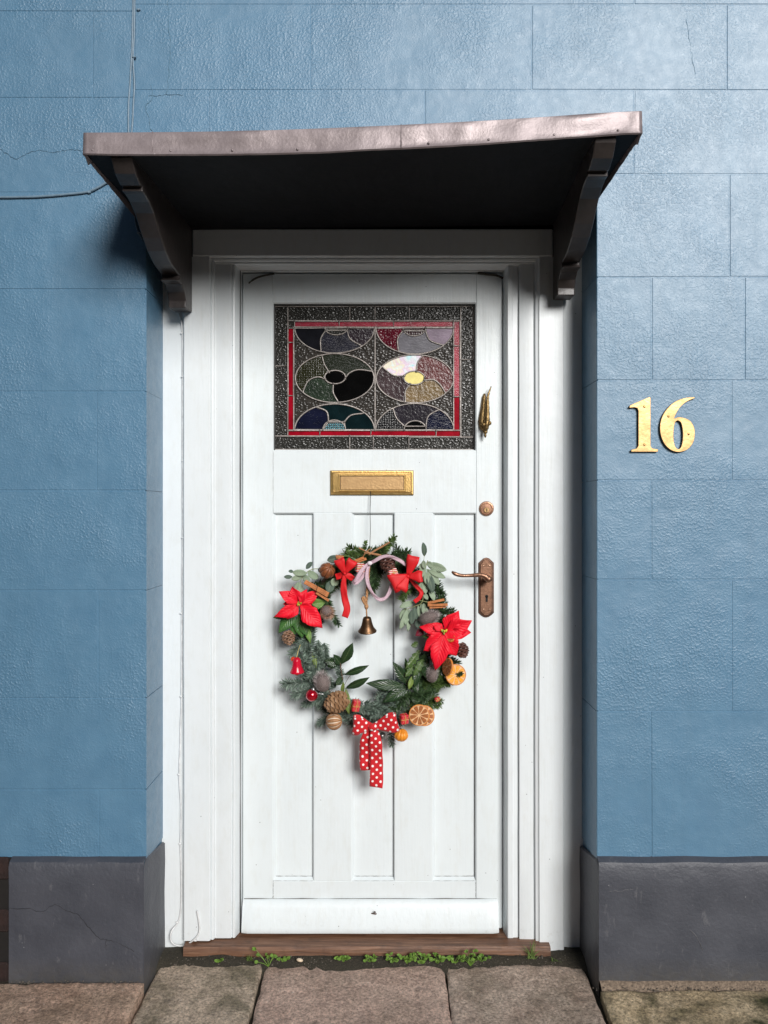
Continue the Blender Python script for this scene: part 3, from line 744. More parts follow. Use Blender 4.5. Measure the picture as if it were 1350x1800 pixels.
# ------------------------------------------------------------------ canopy
can = thing('door_canopy', (0, -.19, 2.14), 'brown metal clad canopy over the front door on two black scroll brackets', 'canopy')
CY = -.385; tC = CY + DW
def cx_(u): return (u - 675) * tC / F
def cz_(v): return ZC + (900 - v) * tC / F
topv = [(147,232),(300,231),(400,229.5),(500,227),(640,221.5),(760,216),(900,208),(1020,200),(1127,192.5)]
botv = [(147,270.5),(240,273),(330,272),(450,271),(560,268.5),(700,261),(800,256),(900,250),(1000,242),(1127,233)]
def interp(tab, u):
    for (a, b) in zip(tab, tab[1:]):
        if u <= b[0]: f = (u-a[0])/(b[0]-a[0]); return a[1]+(b[1]-a[1])*f
    return tab[-1][1]
def sm(tab, u): return sum(interp(tab, min(1127, max(147, u + d))) for d in (-60,-30,0,30,60))/5
m = MB(); nn = 150; rows = []
for i in range(nn+1):
    u = lerp(147, 1128, i/nn); x = cx_(u); zt, zb = cz_(sm(topv, u)), cz_(sm(botv, u)) + noise.noise(V((x*30, 0, 3)))*.0007
    dent = lambda z: (noise.noise(V((x*11, z*16, 8)))*.0045 + noise.noise(V((x*30, z*20, 2)))*.0010) * (1 if 2 < i < nn-2 else .2)
    r = []
    rise = .075
    r.append(V((x, .0, zt + rise + noise.noise(V((x*4,1,1)))*.004)))
    for f in (.7, .4, .15, .04): r.append(V((x, CY*(1-f)*1.0 if False else lerp(CY, 0, f), zt + rise*f + noise.noise(V((x*6, f*5, 1)))*.004*(f))))
    r.append(V((x, CY+.006, zt+.0005)))
    r.append(V((x, CY+.001 + dent(zt)*.4, zt-.002)))
    for f in (.12, .3, .5, .7, .88): r.append(V((x, CY + dent(lerp(zt, zb, f)), lerp(zt, zb, f))))
    r.append(V((x, CY-.0015 + dent(zb)*.6, zb+.001))); r.append(V((x, CY+.001+dent(zb)*.6, zb-.001))); r.append(V((x, CY+.006, zb+.002)))
    rows.append(r)
m.grid(rows)
for r, sgn in ((rows[0], 1), (rows[-1], -1)):      # turned-down side flashing with a ragged lower edge
    x = r[0].x; up = []; lo = []
    for i in range(25):
        f = i/24; y = lerp(CY+.0005, 0, f); z1 = lerp(r[6].z, r[0].z, f); z0 = lerp(r[-2].z, r[-2].z + .010, f) - .012*f + noise.noise(V((y*40, sgn, 1)))*.003 - (.010 if i == 2 else 0)
        up.append(V((x, y, z1))); lo.append(V((x + sgn*-.0015, y, z0)))
    m.grid([up, lo])
mk('sheet_cladding', m, SHEET, can, smooth=True, angle=40, solid=.0016)
for u in (268, 705):                          # folded seams in the sheet
    m = MB(); x = cx_(u); zt, zb = cz_(sm(topv, u)), cz_(sm(botv, u)); m.tube([V((x, CY-.0012, zb)), V((x+.0006, CY-.0016, (zt+zb)/2)), V((x, CY-.0008, zt-.001)), V((x, CY+.02, zt+.005))], .0011, 6); mk('seam', m, SHEET, can, smooth=True)
for k in range(9):
    u = 175 + k*115 + rnd(-12, 12); m = MB(); m.lathe(V((cx_(u), CY-.0010, cz_(sm(botv, u)) + .009)), (0,-1,0), [(.0030,0),(.0026,.0010),(.0010,.0016),(.0001,.0017)], 10); mk('nail', m, SHEET, can, smooth=True)
# timber deck and soffit inside the cladding
def zso(x): 
    u = 675 + x*F/tC; return cz_(sm(botv, min(1127, max(147, u))))
def zbk(x, z):                              # the soffit runs down to the ledger over the doorway
    f = max(0, min(1, (x-XL)/.05))*max(0, min(1, (XR-.04-x)/.05)); return lerp(z+.010, lerp(2.149, 2.166, (x-XL)/(XR-XL))-.0008, f)
m = MB(); rows = []; xl, xr = cx_(147)+.004, cx_(1128)-.004
for i in range(41):
    x = lerp(xl, xr, i/40); z = zso(x); rows.append([V((x, CY+.004, z+.040)), V((x, CY+.004, z+.0015)), V((x, CY+.1, z+.004+noise.noise(V((x*8,1,2)))*.002)), V((x, -.1, lerp(z+.008, zbk(x, z), .7)+noise.noise(V((x*8,3,2)))*.002)), V((x, -.0005, zbk(x, z))), V((x, -.0005, z+.10)), V((x, CY+.004, z+.040))])
m.grid(rows)
for r in (rows[0], rows[-1]): m.add(r[:-1], [tuple(range(6))])
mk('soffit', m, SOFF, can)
m = MB(); rows = []
for i in range(21):
    x = lerp(XL+.003, XR-.003, i/20); z = lerp(2.149, 2.166, i/20); rows.append([V((x, -.012, z+.06)), V((x, -.012, z)), V((x, .1425, z)), V((x, .1425, z+.06))])
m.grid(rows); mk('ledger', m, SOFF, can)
# scroll brackets: profile measured along the inner front edge of the left one
def bprof():
    xf, xk, tf, tk = -.583, -.5685, 1.826, 2.345
    bsl = (xk-xf)/(tk-tf); asl = xf - bsl*tf; out = []
    for (x, y) in ((268,245),(270,262),(284,318),(302,360),(309,364),(308,381),(318,392),(334,420),(350,460),(362,500),(376,548),(392,596),(414,645),(436,676),(441,683),(440,694),(434,700),(450,716),(459,744),(464,775),(463,800)):
        u = 100 + x*.4889; v = 150 + y*.4889
        t = asl / ((u-675)/F - bsl); out.append((t - DW, ZC + (900 - v)*t/F))
    return out
BP = bprof()
def bracket(xf, xk, thick, dz, sgn):
    zt = 2.15 + dz
    pts = [(y, z + dz) for y, z in BP]; yb_, zb_ = .1435, BP[-1][1]+dz+.004
    back = [(yb_, zb_), (yb_, zso(xk)+.03), (pts[0][0], zso(xf)+.012)]
    m = MB(); lo = []; hi = []
    fx = lambda y: xk + (xf-xk)*(yb_-y)/(yb_-(-.374))
    loop = pts + back
    ins = .0025
    n = len(loop)
    A = [V((fx(y), y, z)) for y, z in loop]; D = V((sgn*thick, 0, 0))
    m.prism(A, D)
    o = mk('bracket', m, BLACKP, can); 
    bv = o.modifiers.new('worn_edges', 'BEVEL'); bv.width = .0028; bv.segments = 2; bv.limit_method = 'ANGLE'; bv.angle_limit = math.radians(40)
    return o
bracket(-.583, -.5685, .050, 0, -1)
bracket(.4870, .5010, .050, .036, 1)

# ------------------------------------------------------------------ house numbers
def digit(name, loops, label, screws):
    root = thing(name, P(0, 0, 0), label, 'house number', 'brass digits of the house number')
    cu = bpy.data.curves.new('digit', 'CURVE'); cu.dimensions = '2D'; cu.fill_mode = 'BOTH'; cu.extrude = .0018; cu.bevel_depth = .0009; cu.bevel_resolution = 2
    allp = [P(760 + x/2.7, 660 + y/2.7, -.006) for lp_ in loops for x, y in lp_]
    cc = sum(allp, V((0,0,0)))/len(allp); cc.y = -.006
    root.location = cc; WLOC[root.name] = cc.copy()
    for lp_ in loops:
        pts = [P(760 + x/2.7, 660 + y/2.7, -.006) - cc for x, y in lp_]
        s_ = cu.splines.new('POLY'); s_.points.add(len(pts)-1); s_.use_cyclic_u = True
        for i, p in enumerate(pts): s_.points[i].co = (p.x, p.z, 0, 1)
    tmp = bpy.data.objects.new('tmp', cu); C.objects.link(tmp)
    bpy.context.view_layer.update()
    me = bpy.data.meshes.new_from_object(tmp.evaluated_get(bpy.context.evaluated_depsgraph_get()))
    bpy.data.objects.remove(tmp); me.transform(Matrix.Rotation(math.radians(90), 4, 'X'))
    me.materials.clear(); me.materials.append(NUMB)
    o = bpy.data.objects.new('numeral', me); C.objects.link(o); o.parent = root
    for (x, y) in screws:
        q = P(760 + x/2.7, 660 + y/2.7, -.0085); sm_ = MB()
        sm_.lathe(q, (0,-1,0), [(.0036,0),(.0034,.0009),(.002,.0013),(.0001,.0014)], 16); s1 = mk('screw', sm_, BRASS, root, smooth=True)
        sm_ = MB(); sm_.cbox(q.x-.0004, q.x+.0004, q.y-.0017, q.y-.0003, q.z-.0034, q.z+.0034, 0); mk('screw_slot', sm_, DARK, s1)
    # spacer fixing it to the wall
    sm_ = MB(); 
    for (x, y) in screws: sm_.lathe(P(760 + x/2.7, 660 + y/2.7, .002), (0,-1,0), [(.0025,0),(.0025,.0062)], 8)
    mk('fixing', sm_, OLDBRASS, root)
one = [(935,149),(938,143),(1030,104),(1033,107),(1033,334),(1040,347),(1068,352),(1068,361),(944,361),(944,354),(970,348),(978,334),(978,168),(973,154),(958,150),(936,153)]
sixo = [(p.x, p.y) for p in spline([V((x, y, 0)) for x, y in ((1243,107),(1207,122),(1172,152),(1152,186),(1146,206),(1166,200),(1192,203),(1221,217),(1239,246),(1243,280),(1235,318),(1210,349),(1172,362),(1134,354),(1102,325),(1084,282),(1081,236),(1092,194),(1116,157),(1150,127),(1192,110),(1240,104))], 4)]
sixi = [(p.x, p.y) for p in spline([V((x, y, 0)) for x, y in ((1163,212),(1150,222),(1143,255),(1142,300),(1150,338),(1166,351),(1180,340),(1188,306),(1188,260),(1180,224),(1164,212))], 4)][:-1]
digit('house_number', [one], 'brass numeral 1 on the blue wall right of the door', ((1006,148),(1006,328)))
digit('house_number', [sixo, sixi], 'brass numeral 6 on the blue wall, right-hand digit', ((1120,194),(1216,277)))

# ------------------------------------------------------------------ cables
def cable(name, label, paths, r, mat, clips, cm=None, clip_r=.0045):
    a = V(paths[0][0]); root = thing(name, a, label, 'cable')
    for p in paths:
        m = MB(); q = spline(p, 6); q = [x + V((noise.noise(x*17)*.0012, 0, noise.noise(x*17+V((5,5,5)))*.0012)) for x in q]
        m.tube(q, r, 8); mk('wire', m, mat, root, smooth=True)
    for c in clips:
        m = MB(); m.ball(c, clip_r, .004, clip_r*.8, 8, 6); m.cbox(c.x-clip_r*.9, c.x+clip_r*1.4, c.y-.003, c.y+.004, c.z-.0022, c.z+.0022, .001); mk('cable_clip', m, cm or mat, root)
    return root
yw = -.0035
cable('wall_cable', 'pair of blue painted cables running down the wall above the canopy', [[P(u, v, yw) for u, v in ((235,-200),(234,0),(233,60),(231,110),(227,170),(226,225),(227,262),(236,340))],
      [P(u, v, yw-.001) for u, v in ((238,-200),(237,0),(236,60),(234,100),(236,150),(234,200),(231,262),(240,340))]], .0024, CABLEB, [P(243, 17, -.002), P(235, 100, -.006)], CABLEB)
cable('wall_cable', 'blue painted cable crossing the wall left of the canopy', [[P(u, v, yw) for u, v in ((-300,352),(-60,348),(0,347),(60,346),(110,342),(152,338),(172,330),(190,320),(215,318))]], .0036, CABLEB, [P(156, 338, -.004)])
cable('wall_cable', 'short dark cable hanging behind the left canopy bracket', [[P(u, v, yw) for u, v in ((236,345),(237,380),(240,398),(246,412),(250,420))]], .0026, CABLEB, [P(243, 409, -.004)])
yw2 = .1625
cable('frame_cable', 'white painted cable down the left side of the door frame', [[P(u, v, yw2) for u, v in ((312,545),(317,560),(320,580),(321,640),(320.5,760),(321,900),(320,1000),(320,1100),(319,1225),(317,1300),(315,1362),(318,1420),(317,1483),(319,1560),(318,1600),(312,1622))] +
      [P(u, v, .150) for u, v in ((302,1636),(299,1650),(306,1660),(322,1662))] + [P(u, v, .139) for u, v in ((340,1653),(350,1640),(350,1622),(347,1601))]], .0026, CABLEW,
      [P(u, v, yw2-.001) for u, v in ((319,586),(320,662),(321,810),(320.5,945),(318,1078),(318,1224),(314,1361),(316,1483),(311,1621))] + [P(343, 1653, .140)], CABLEW, .0034)

# ------------------------------------------------------------------ pavement
SOIL = N('dark_gritty_soil'); _p = SOIL.pos()
SOIL.val('Base Color', SOIL.ramp(SOIL.noise(_p, 260, 5, .7), [(.35, (.020,.018,.012)), (.6, (.055,.046,.030)), (.78, (.17,.14,.115))])); SOIL.val('Roughness', .9); SOIL.bump(SOIL.noise(_p, 220, 5, .7), .006); SOIL = SOIL.m
ASPH = N('asphalt'); _p = ASPH.pos(); ASPH.val('Base Color', ASPH.ramp(ASPH.noise(_p, 180, 4, .7), [(.3, (.035,.035,.036)), (.7, (.075,.073,.07))])); ASPH.val('Roughness', .85); ASPH.bump(ASPH.noise(_p, 300, 3), .004); ASPH = ASPH.m
m = MB(); m.grid([[V((x, y, -.16)) for y in (-400, -1.9)] for x in (-400, 400)]); tag(mk('road', m, ASPH, None, recalc=False), kind='structure')
m = MB(); nx = 140; rows = []
xs = [-3.3 + 6.6*i/nx for i in range(nx+1)]; ysg = [-1.75, -1.2, -.8, -.5, -.2, -.05, 0, .03, .05, .07, .085, .1, .115, .13, .15, .17, .2]
m.grid([[V((x, y, -.022 + (.038 if x < XL and -.06 < y else 0) + noise.noise(V((x*20, y*30, 1)))*.006 + (lerp(.012, .036, min(1, (y-.06)/.055)) + noise.noise(V((x*60, y*80, 4)))*.004 if y > .06 else 0))) for y in ysg] for x in xs])
soil = tag(mk('pavement', m, SOIL, None, smooth=True), kind='structure')
STONES = [m_stone('riven_stone_brown', (.21,.145,.112), (.36,.27,.22), .25, .3), m_stone('riven_stone_grey', (.20,.165,.13), (.34,.285,.24), .65, .8),
          m_stone('riven_stone_rose', (.20,.145,.125), (.33,.255,.225), .2, -.4), m_stone('riven_stone_dark', (.165,.125,.105), (.35,.295,.26), .3, .5), m_stone('riven_stone_mossy', (.22,.175,.11), (.37,.31,.22), 1.0, .6)]
def slab(x0, x1, y0, y1, mat, z=0.0, dense=True, skew=0.0, tilt=0.0):
    nx = 56 if dense else 8; ny = 60 if dense else 8; m = MB(); rows = []
    sd = rnd(0, 50)
    for i in range(nx+1):
        r = []
        for j in range(ny+1):
            f, g_ = i/nx, j/ny; x = lerp(x0, x1, f) + skew*(1-g_); y = lerp(y0, y1, g_)
            e = min(f, 1-f)*(x1-x0); e2 = min(g_, 1-g_)*(y1-y0); ed = min(e, e2)
            h = noise.noise(V((x*9+sd, y*9, 1)))*.005 + abs(noise.noise(V((x*24+y*9+sd, y*26-x*6, 2))))*-.005 + noise.noise(V((x*70, y*70+sd, 3)))*.0012
            drop = -.006*max(0, 1-ed/.007)**2
            wob = V((noise.noise(V((y*16, sd, 1)))*.004 if f in (0, 1) else 0, noise.noise(V((x*16, sd, 5)))*.004 if g_ in (0, 1) else 0, 0))
            r.append(V((x, y, z + tilt*g_ + h + drop)) + wob)
        rows.append(r)
    m.grid(rows)
    for edge in (rows[0], rows[-1], [r[0] for r in rows], [r[-1] for r in rows]): m.grid([edge, [V((p.x, p.y, -.03)) for p in edge]])
    return mk('paving_slab', m, mat, soil, smooth=True, angle=50)
slab(-1.33, -.660, -.50, -.026, STONES[0], .002, tilt=.024)
slab(-.651, -.351, -.50, .104, STONES[1], .002, skew=-.004)
slab(-.343, .173, -.50, .102, STONES[2], .000, skew=.004)
slab(.180, .576, -.50, .100, STONES[3], .001, skew=-.008)
slab(.588, 1.30, -.50, -.046, STONES[4], -.002, tilt=.018)
slab(-2.0, -1.345, -.50, -.026, STONES[2], 0, False); slab(1.315, 2.0, -.5, -.05, STONES[0], 0, False)
for r, (y0, y1) in enumerate(((-1.13, -.515), (-1.74, -1.145))):
    x = -2.1 + .25*r
    while x < 2.2:
        w_ = rnd(.45, .75); slab(x, x+w_-.014, y0, y1, STONES[int(rnd(0, 4.99))], rnd(-.002,.002), False); x += w_
KERB = simple('granite_kerb', (.24,.23,.22), .8, var=.3, vscale=80, bump=.003, bscale=120)
for i in range(8):
    m = MB(); m.cbox(-3.4+i*.85, -3.4+i*.85+.84, -1.9, -1.755, -.17, -.005, .012); mk('kerbstone', m, KERB, soil)
# thin mortar fillet along the right plinth
m = MB(); rows = []
for i in range(80):
    x = lerp(XR+.002, 2.6, i/79); rows.append([V((x, -.020, .024 + noise.noise(V((x*20,1,1)))*.003)), V((x, -.034 + noise.noise(V((x*30,2,1)))*.004, .019)), V((x, -.049 + noise.noise(V((x*25,3,1)))*.005, .004))])
m.grid(rows); mk('mortar_fillet', m, simple('brown_mortar', (.24,.18,.13), .9, var=.4, vscale=120, bump=.004, bscale=250), soil, smooth=True)

# grit lying in the joint before the threshold
GRIT = simple('grit', (.13,.11,.09), .8, var=.6, vscale=300)
m = MB()
for i in range(900):
    if i < 620: x = rnd(-.66, .56); y = rnd(.075, .118)
    elif i < 760: x = rnd(-1.03, -.67); y = rnd(-.040, -.022)
    else: x = rnd(XR-.02, 1.2); y = rnd(-.056, -.036)
    s_ = rnd(.0008, .0028); m.ball(V((x, y, (lerp(-.006, .014, (y-.075)/.043) if i < 620 else .022 if i < 760 else .014) + rnd(-.002, .004))), s_, s_*rnd(.6,1.2), s_*rnd(.5,.9), 5, 3)
tag(mk('grit', m, GRIT, None), 'scattered grit and small stones in the joint before the threshold', 'grit', kind='stuff')
m = MB(); m.ball(P(527, 1690, .085) + V((0,0,.004)), .010, .006, .0045, 12, 8, Matrix.Rotation(.2, 3, 'Y')); tag(mk('pebble', m, simple('pale_pebble', (.62,.50,.36), .4), None, smooth=True), 'small pale oval pebble in the soil before the threshold', 'pebble')

SCRAP = simple('red_scrap', (.30,.045,.04), .6)
for (u, v, y, lb) in ((180,1690,-.0,'curled dark red leaf scrap at the corner of the left plinth'), (249,1664,.13,'tiny red scrap in the corner beside the left plinth')):
    c = P(u*1.0 + 20 if u < 200 else u + 45, v, y); c.z = .006; m = MB(); m.tube(spline([c + V((-.016,-.006,.0)), c + V((-.004,.002,.005)), c + V((.006,-.003,.002)), c + V((.013,.008,.006)), c + V((.002,.010,.003))], 5), .0013, 5); tag(mk('leaf_scrap', m, SCRAP, None), lb, 'leaf litter', 'red scraps by the left plinth')

# ------------------------------------------------------------------ unseen houses added behind the camera to block low sky light
OPB = simple('opposite_brick', (.16,.085,.062), .9, var=.3, vscale=3, bump=.004, bscale=20); OPR = simple('opposite_slate', (.06,.062,.07), .7, var=.3, vscale=4); OPW = simple('opposite_window_glass', (.03,.035,.04), .08); OPF = simple('opposite_joinery', (.6,.6,.58), .5)
def terrace(label, xa, xb_, y, eaves, ridge, storeys):
    opp = thing('added_terrace_row', ((xa+xb_)/2, y, -.16), label, 'houses')
    m = MB(); m.cbox(xa, xb_, y-8, y, -.16, eaves, 0); mk('wall', m, OPB, opp)
    m = MB(); m.prism([V((xa-.2, y+.3, eaves-.05)), V((xa-.2, y-4, ridge)), V((xa-.2, y-8.3, eaves-.05))], V((xb_-xa+.4, 0, 0))); rf = mk('roof', m, OPR, opp)
    x = xa + 3
    while x < xb_ - 2:
        for st in range(storeys):
            for dx in ((-1.3,) if st == 0 else (-1.3, 1.3)):
                z0 = 1.0 + st*2.6; w_, h = 1.15, 1.45
                m = MB(); m.cbox(x+dx-w_/2, x+dx+w_/2, y+.01, y+.06, z0, z0+h, .01); wd = mk('window', m, OPW, opp)
                m = MB(); m.cbox(x+dx-w_/2-.06, x+dx+w_/2+.06, y+.005, y+.10, z0-.09, z0-.01, .01); m.cbox(x+dx-w_/2, x+dx+w_/2, y+.055, y+.08, z0+h/2-.03, z0+h/2+.03, .005); mk('sill', m, OPF, wd)
        m = MB(); m.cbox(x+.9, x+1.8, y+.01, y+.06, -.1, 2.0, .01); mk('door', m, OPF, opp)
        m = MB(); m.cbox(x+2.4, x+3.2, y-4.4, y-3.6, ridge-.6, ridge+.9, .02); mk('chimney', m, OPB, rf); x += 6
terrace('added tall dark brick terrace blocking low sky light, unseen behind and left of the camera', -46, 1.2, -10, 7.4, 9.8, 3)
terrace('added low brick cottages cutting off the lowest light, unseen behind and right of the camera', 2.8, 44, -14.5, 3.1, 5.6, 1)

# ------------------------------------------------------------------ leaf maker
def prof_fn(tab):
    def f(t):
        for (a, b) in zip(tab, tab[1:]):
            if t <= b[0]: k = (t-a[0])/(b[0]-a[0]); return a[1]+(b[1]-a[1])*k
        return tab[-1][1]
    return f
PR = dict(
 euc=prof_fn([(0,.05),(.1,.45),(.3,.9),(.5,1),(.7,.92),(.88,.6),(1,.06)]),
 laurel=prof_fn([(0,.04),(.12,.4),(.3,.85),(.5,1),(.7,.82),(.88,.38),(1,.01)]),
 bract=prof_fn([(0,.10),(.15,.42),(.32,.88),(.42,1.0),(.5,.86),(.62,.80),(.75,.55),(.88,.27),(1,.01)]),
 holly=prof_fn([(0,.05),(.12,.55),(.2,.35),(.35,1),(.43,.6),(.58,1),(.66,.5),(.8,.7),(.87,.3),(1,.01)]))
def leaf(m, base, tip, width, prof, curl=.08, fold=.25, roll=0, n=10, wave=0.0, face=V((0,-1,0))):
    base, tip = V(base), V(tip); L = tip - base; ln = L.length; t = L.normalized()
    s_ = t.cross(face).normalized(); nn_ = s_.cross(t).normalized()
    if nn_.dot(face) < 0: nn_ = -nn_
    R = Matrix.Rotation(roll, 3, t); s_ = R @ s_; nn_ = R @ nn_
    rows = []; uvs = []; ph = rnd(0, 6)
    for i in range(n+1):
        f = i/n; w_ = width/2*PR[prof](f); c = base + L*f + nn_*curl*ln*math.sin(math.pi*f*.9)
        r = []; u_ = []
        for q in (-1, -.5, 0, .5, 1):
            r.append(c + s_*w_*q + nn_*(fold*w_*abs(q)**1.5 + wave*width*math.sin(f*9+ph+q*2)*abs(q))); u_.append((.5+.5*q, f))
        rows.append(r); uvs.append(u_)
    m.grid(rows, uvs)

# ------------------------------------------------------------------ weeds along the threshold
WEED = m_leaf('weed_green', (.10,.20,.025), (.17,.30,.045), (.24,.38,.10), .45, vein=.1); GRASS = m_leaf('grass_blade', (.09,.16,.03), (.16,.24,.06), (.2,.3,.1), .5, vein=0)
def weed(u, v, y, h, n, label):
    b = P(u, v, y); b.z = lerp(-.006, .012, (y-.075)/.043); root = thing('weed', b, label, 'weed', 'weeds growing along the threshold')
    ms = MB(); ml = MB()
    for i in range(n):
        q = i/n*6.28 + rnd(-.4,.4); sp = rnd(.3, 1)*h*.9; top = b + V((math.cos(q)*sp, math.sin(q)*sp*.5 - .003, h*rnd(.35, 1)))
        ms.tube([b, lerp(b, top, .5) + V((0,0,.003)), top], [.0008,.0007,.0005], 5)
        for k in range(3):
            d = V((math.cos(q+rnd(-1.4,1.4)), -.35+rnd(-.4,.4), rnd(.05,.7))).normalized(); leaf(ml, top, top + d*rnd(.008,.016), rnd(.005,.010), 'euc', .15, .3, rnd(-.5,.5), 5, face=V((0,-.8,.6)))
    mk('stem', ms, WEED, root); mk('foliage', ml, WEED, root, smooth=True, recalc=False)
for (u, v, y, h, n, lb) in ((472,1684,.088,.046,8,'upright bright green weed alone in front of the threshold, left of the pebble'), (388,1684,.10,.010,3,'tiny two leaved seedling below the left door jamb'), (497,1686,.10,.016,4,'small seedling just right of the upright weed'),
     (604,1686,.10,.018,6,'low weed right of the pebble, first of the weed row'), (650,1686,.10,.018,6,'low sparse weed at the middle of the threshold'), (690,1686,.098,.022,8,'low weed at the left end of the dense weed patch'), (715,1687,.096,.024,9,'leafy weed in the dense patch, second from its left end'),
     (742,1686,.096,.026,9,'leafy weed in the middle of the dense patch'), (770,1685,.096,.026,9,'leafy weed at the right of the dense patch'), (800,1685,.096,.024,7,'weed between the dense patch and the star shaped weed'), (827,1688,.090,.040,10,'bright star shaped weed above the paving joint'), (846,1680,.10,.022,5,'dark thin weed right of the star shaped weed')):
    weed(u, v, y, h, n, lb)
def tuft(u, v, y, n, hmax, label):
    b = P(u, v, y); b.z = .008; root = thing('grass_tuft', b, label, 'grass', 'grass tufts at the threshold'); m = MB()
    for i in range(n):
        q = rnd(-1.3, 1.3); h = hmax*rnd(.35, 1); tip = b + V((math.sin(q)*h*.8, -rnd(.0,.03), h*max(.15, math.cos(q)))); mid = lerp(b, tip, .55) + V((0,0,h*.15))
        s0 = V((1,0,0))*.0012; rows = []
        pts = spline([b + V((rnd(-.012,.012),0,0)), mid, tip], 4); k_ = len(pts)
        for j, p in enumerate(pts): wd = .0016*(1-j/(k_-1))+.0001; rows.append([p - V((wd,0,0)), p + V((wd,0,0))])
        m.grid(rows, [[(.3, j/k_), (.7, j/k_)] for j in range(k_)])
    mk('blades', m, GRASS, root, recalc=False)
tuft(935, 1675, .108, 16, .075, 'tall grass tuft before the right door jamb'); tuft(440, 1685, .102, 14, .035, 'short spreading grass tuft below the left door jamb'); tuft(975, 1683, .10, 8, .028, 'small grass tuft beside the right plinth')

# ------------------------------------------------------------------ wreath
YW = YD - .034
def W(u, v, d=0.0): return P(u, v, YW - d)
FIRD = m_needle('fir_needle_dark', (.018,.038,.016), (.050,.092,.036)); FIRF = m_needle('fir_needle_frosted', (.055,.090,.070), (.165,.215,.175)); FIRL = m_needle('fir_needle_light', (.04,.075,.02), (.10,.16,.045))
TWIG = simple('twig_bark', (.10,.06,.035), .8, var=.4, bump=.001)
wreath = thing('christmas_wreath', W(655, 1120), 'round fir wreath with eucalyptus and bay leaves hanging on the white door', 'wreath')
m = MB(); rp = [W(655 + 120*math.cos(q*.1309), 1118 - 134*math.sin(q*.1309), -.012) for q in range(49)]; m.tube(rp, .010, 8, cap=False); mk('ring', m, TWIG, wreath, smooth=True)
def sprig(u0, v0, u1, v1, wpx, mat, d0=.0, d1=.012, dens=1.0, droop=0):
    a, b = W(u0, v0, d0), W(u1, v1, d1); L = b - a; ln = L.length; t = L.normalized(); side = t.cross(V((0,-1,0))).normalized(); nf = V((0,-1,0))
    m = MB(); pts = [a, lerp(a, b, .5) + V((0,-.003,0)) + side*rnd(-.004,.004), b]; pts = spline(pts, 5); m.tube(pts, [lerp(.0022, .001, i/len(pts)) for i in range(len(pts))], 5)
    nl = wpx/2/588.; cnt = int(ln*2700*dens)
    for i in range(cnt):
        f = rnd(0, 1); k_ = f*(len(pts)-1); i0 = min(int(k_), len(pts)-2); p = lerp(pts[i0], pts[i0+1], k_-i0)
        q = rnd(-1.0, 1.0)*1.75                                  # around the stem, mostly to the sides and the front
        out = side*math.sin(q) + nf*(math.cos(q)*.8 + .1)
        fw = rnd(.35, .8) + (.7 if f > .93 else 0); dr = (out + t*fw).normalized()
        l_ = nl*rnd(.75, 1.12)*(1.0 if f < .85 else .8); e_ = p + dr*l_; mid = p + dr*l_*.55 + t*l_*.03
        sd = dr.cross(out.cross(t) + V((.01,.02,.03))).normalized()*.00115; up = dr.cross(sd).normalized()*.0005
        m.add([p - sd*.7, p + sd*.7, mid - sd, mid + sd, mid + up, e_], [(0,1,4),(0,4,2),(1,3,4),(2,4,5),(4,3,5)])
    return mk('fir_sprig', m, mat, wreath, recalc=False)
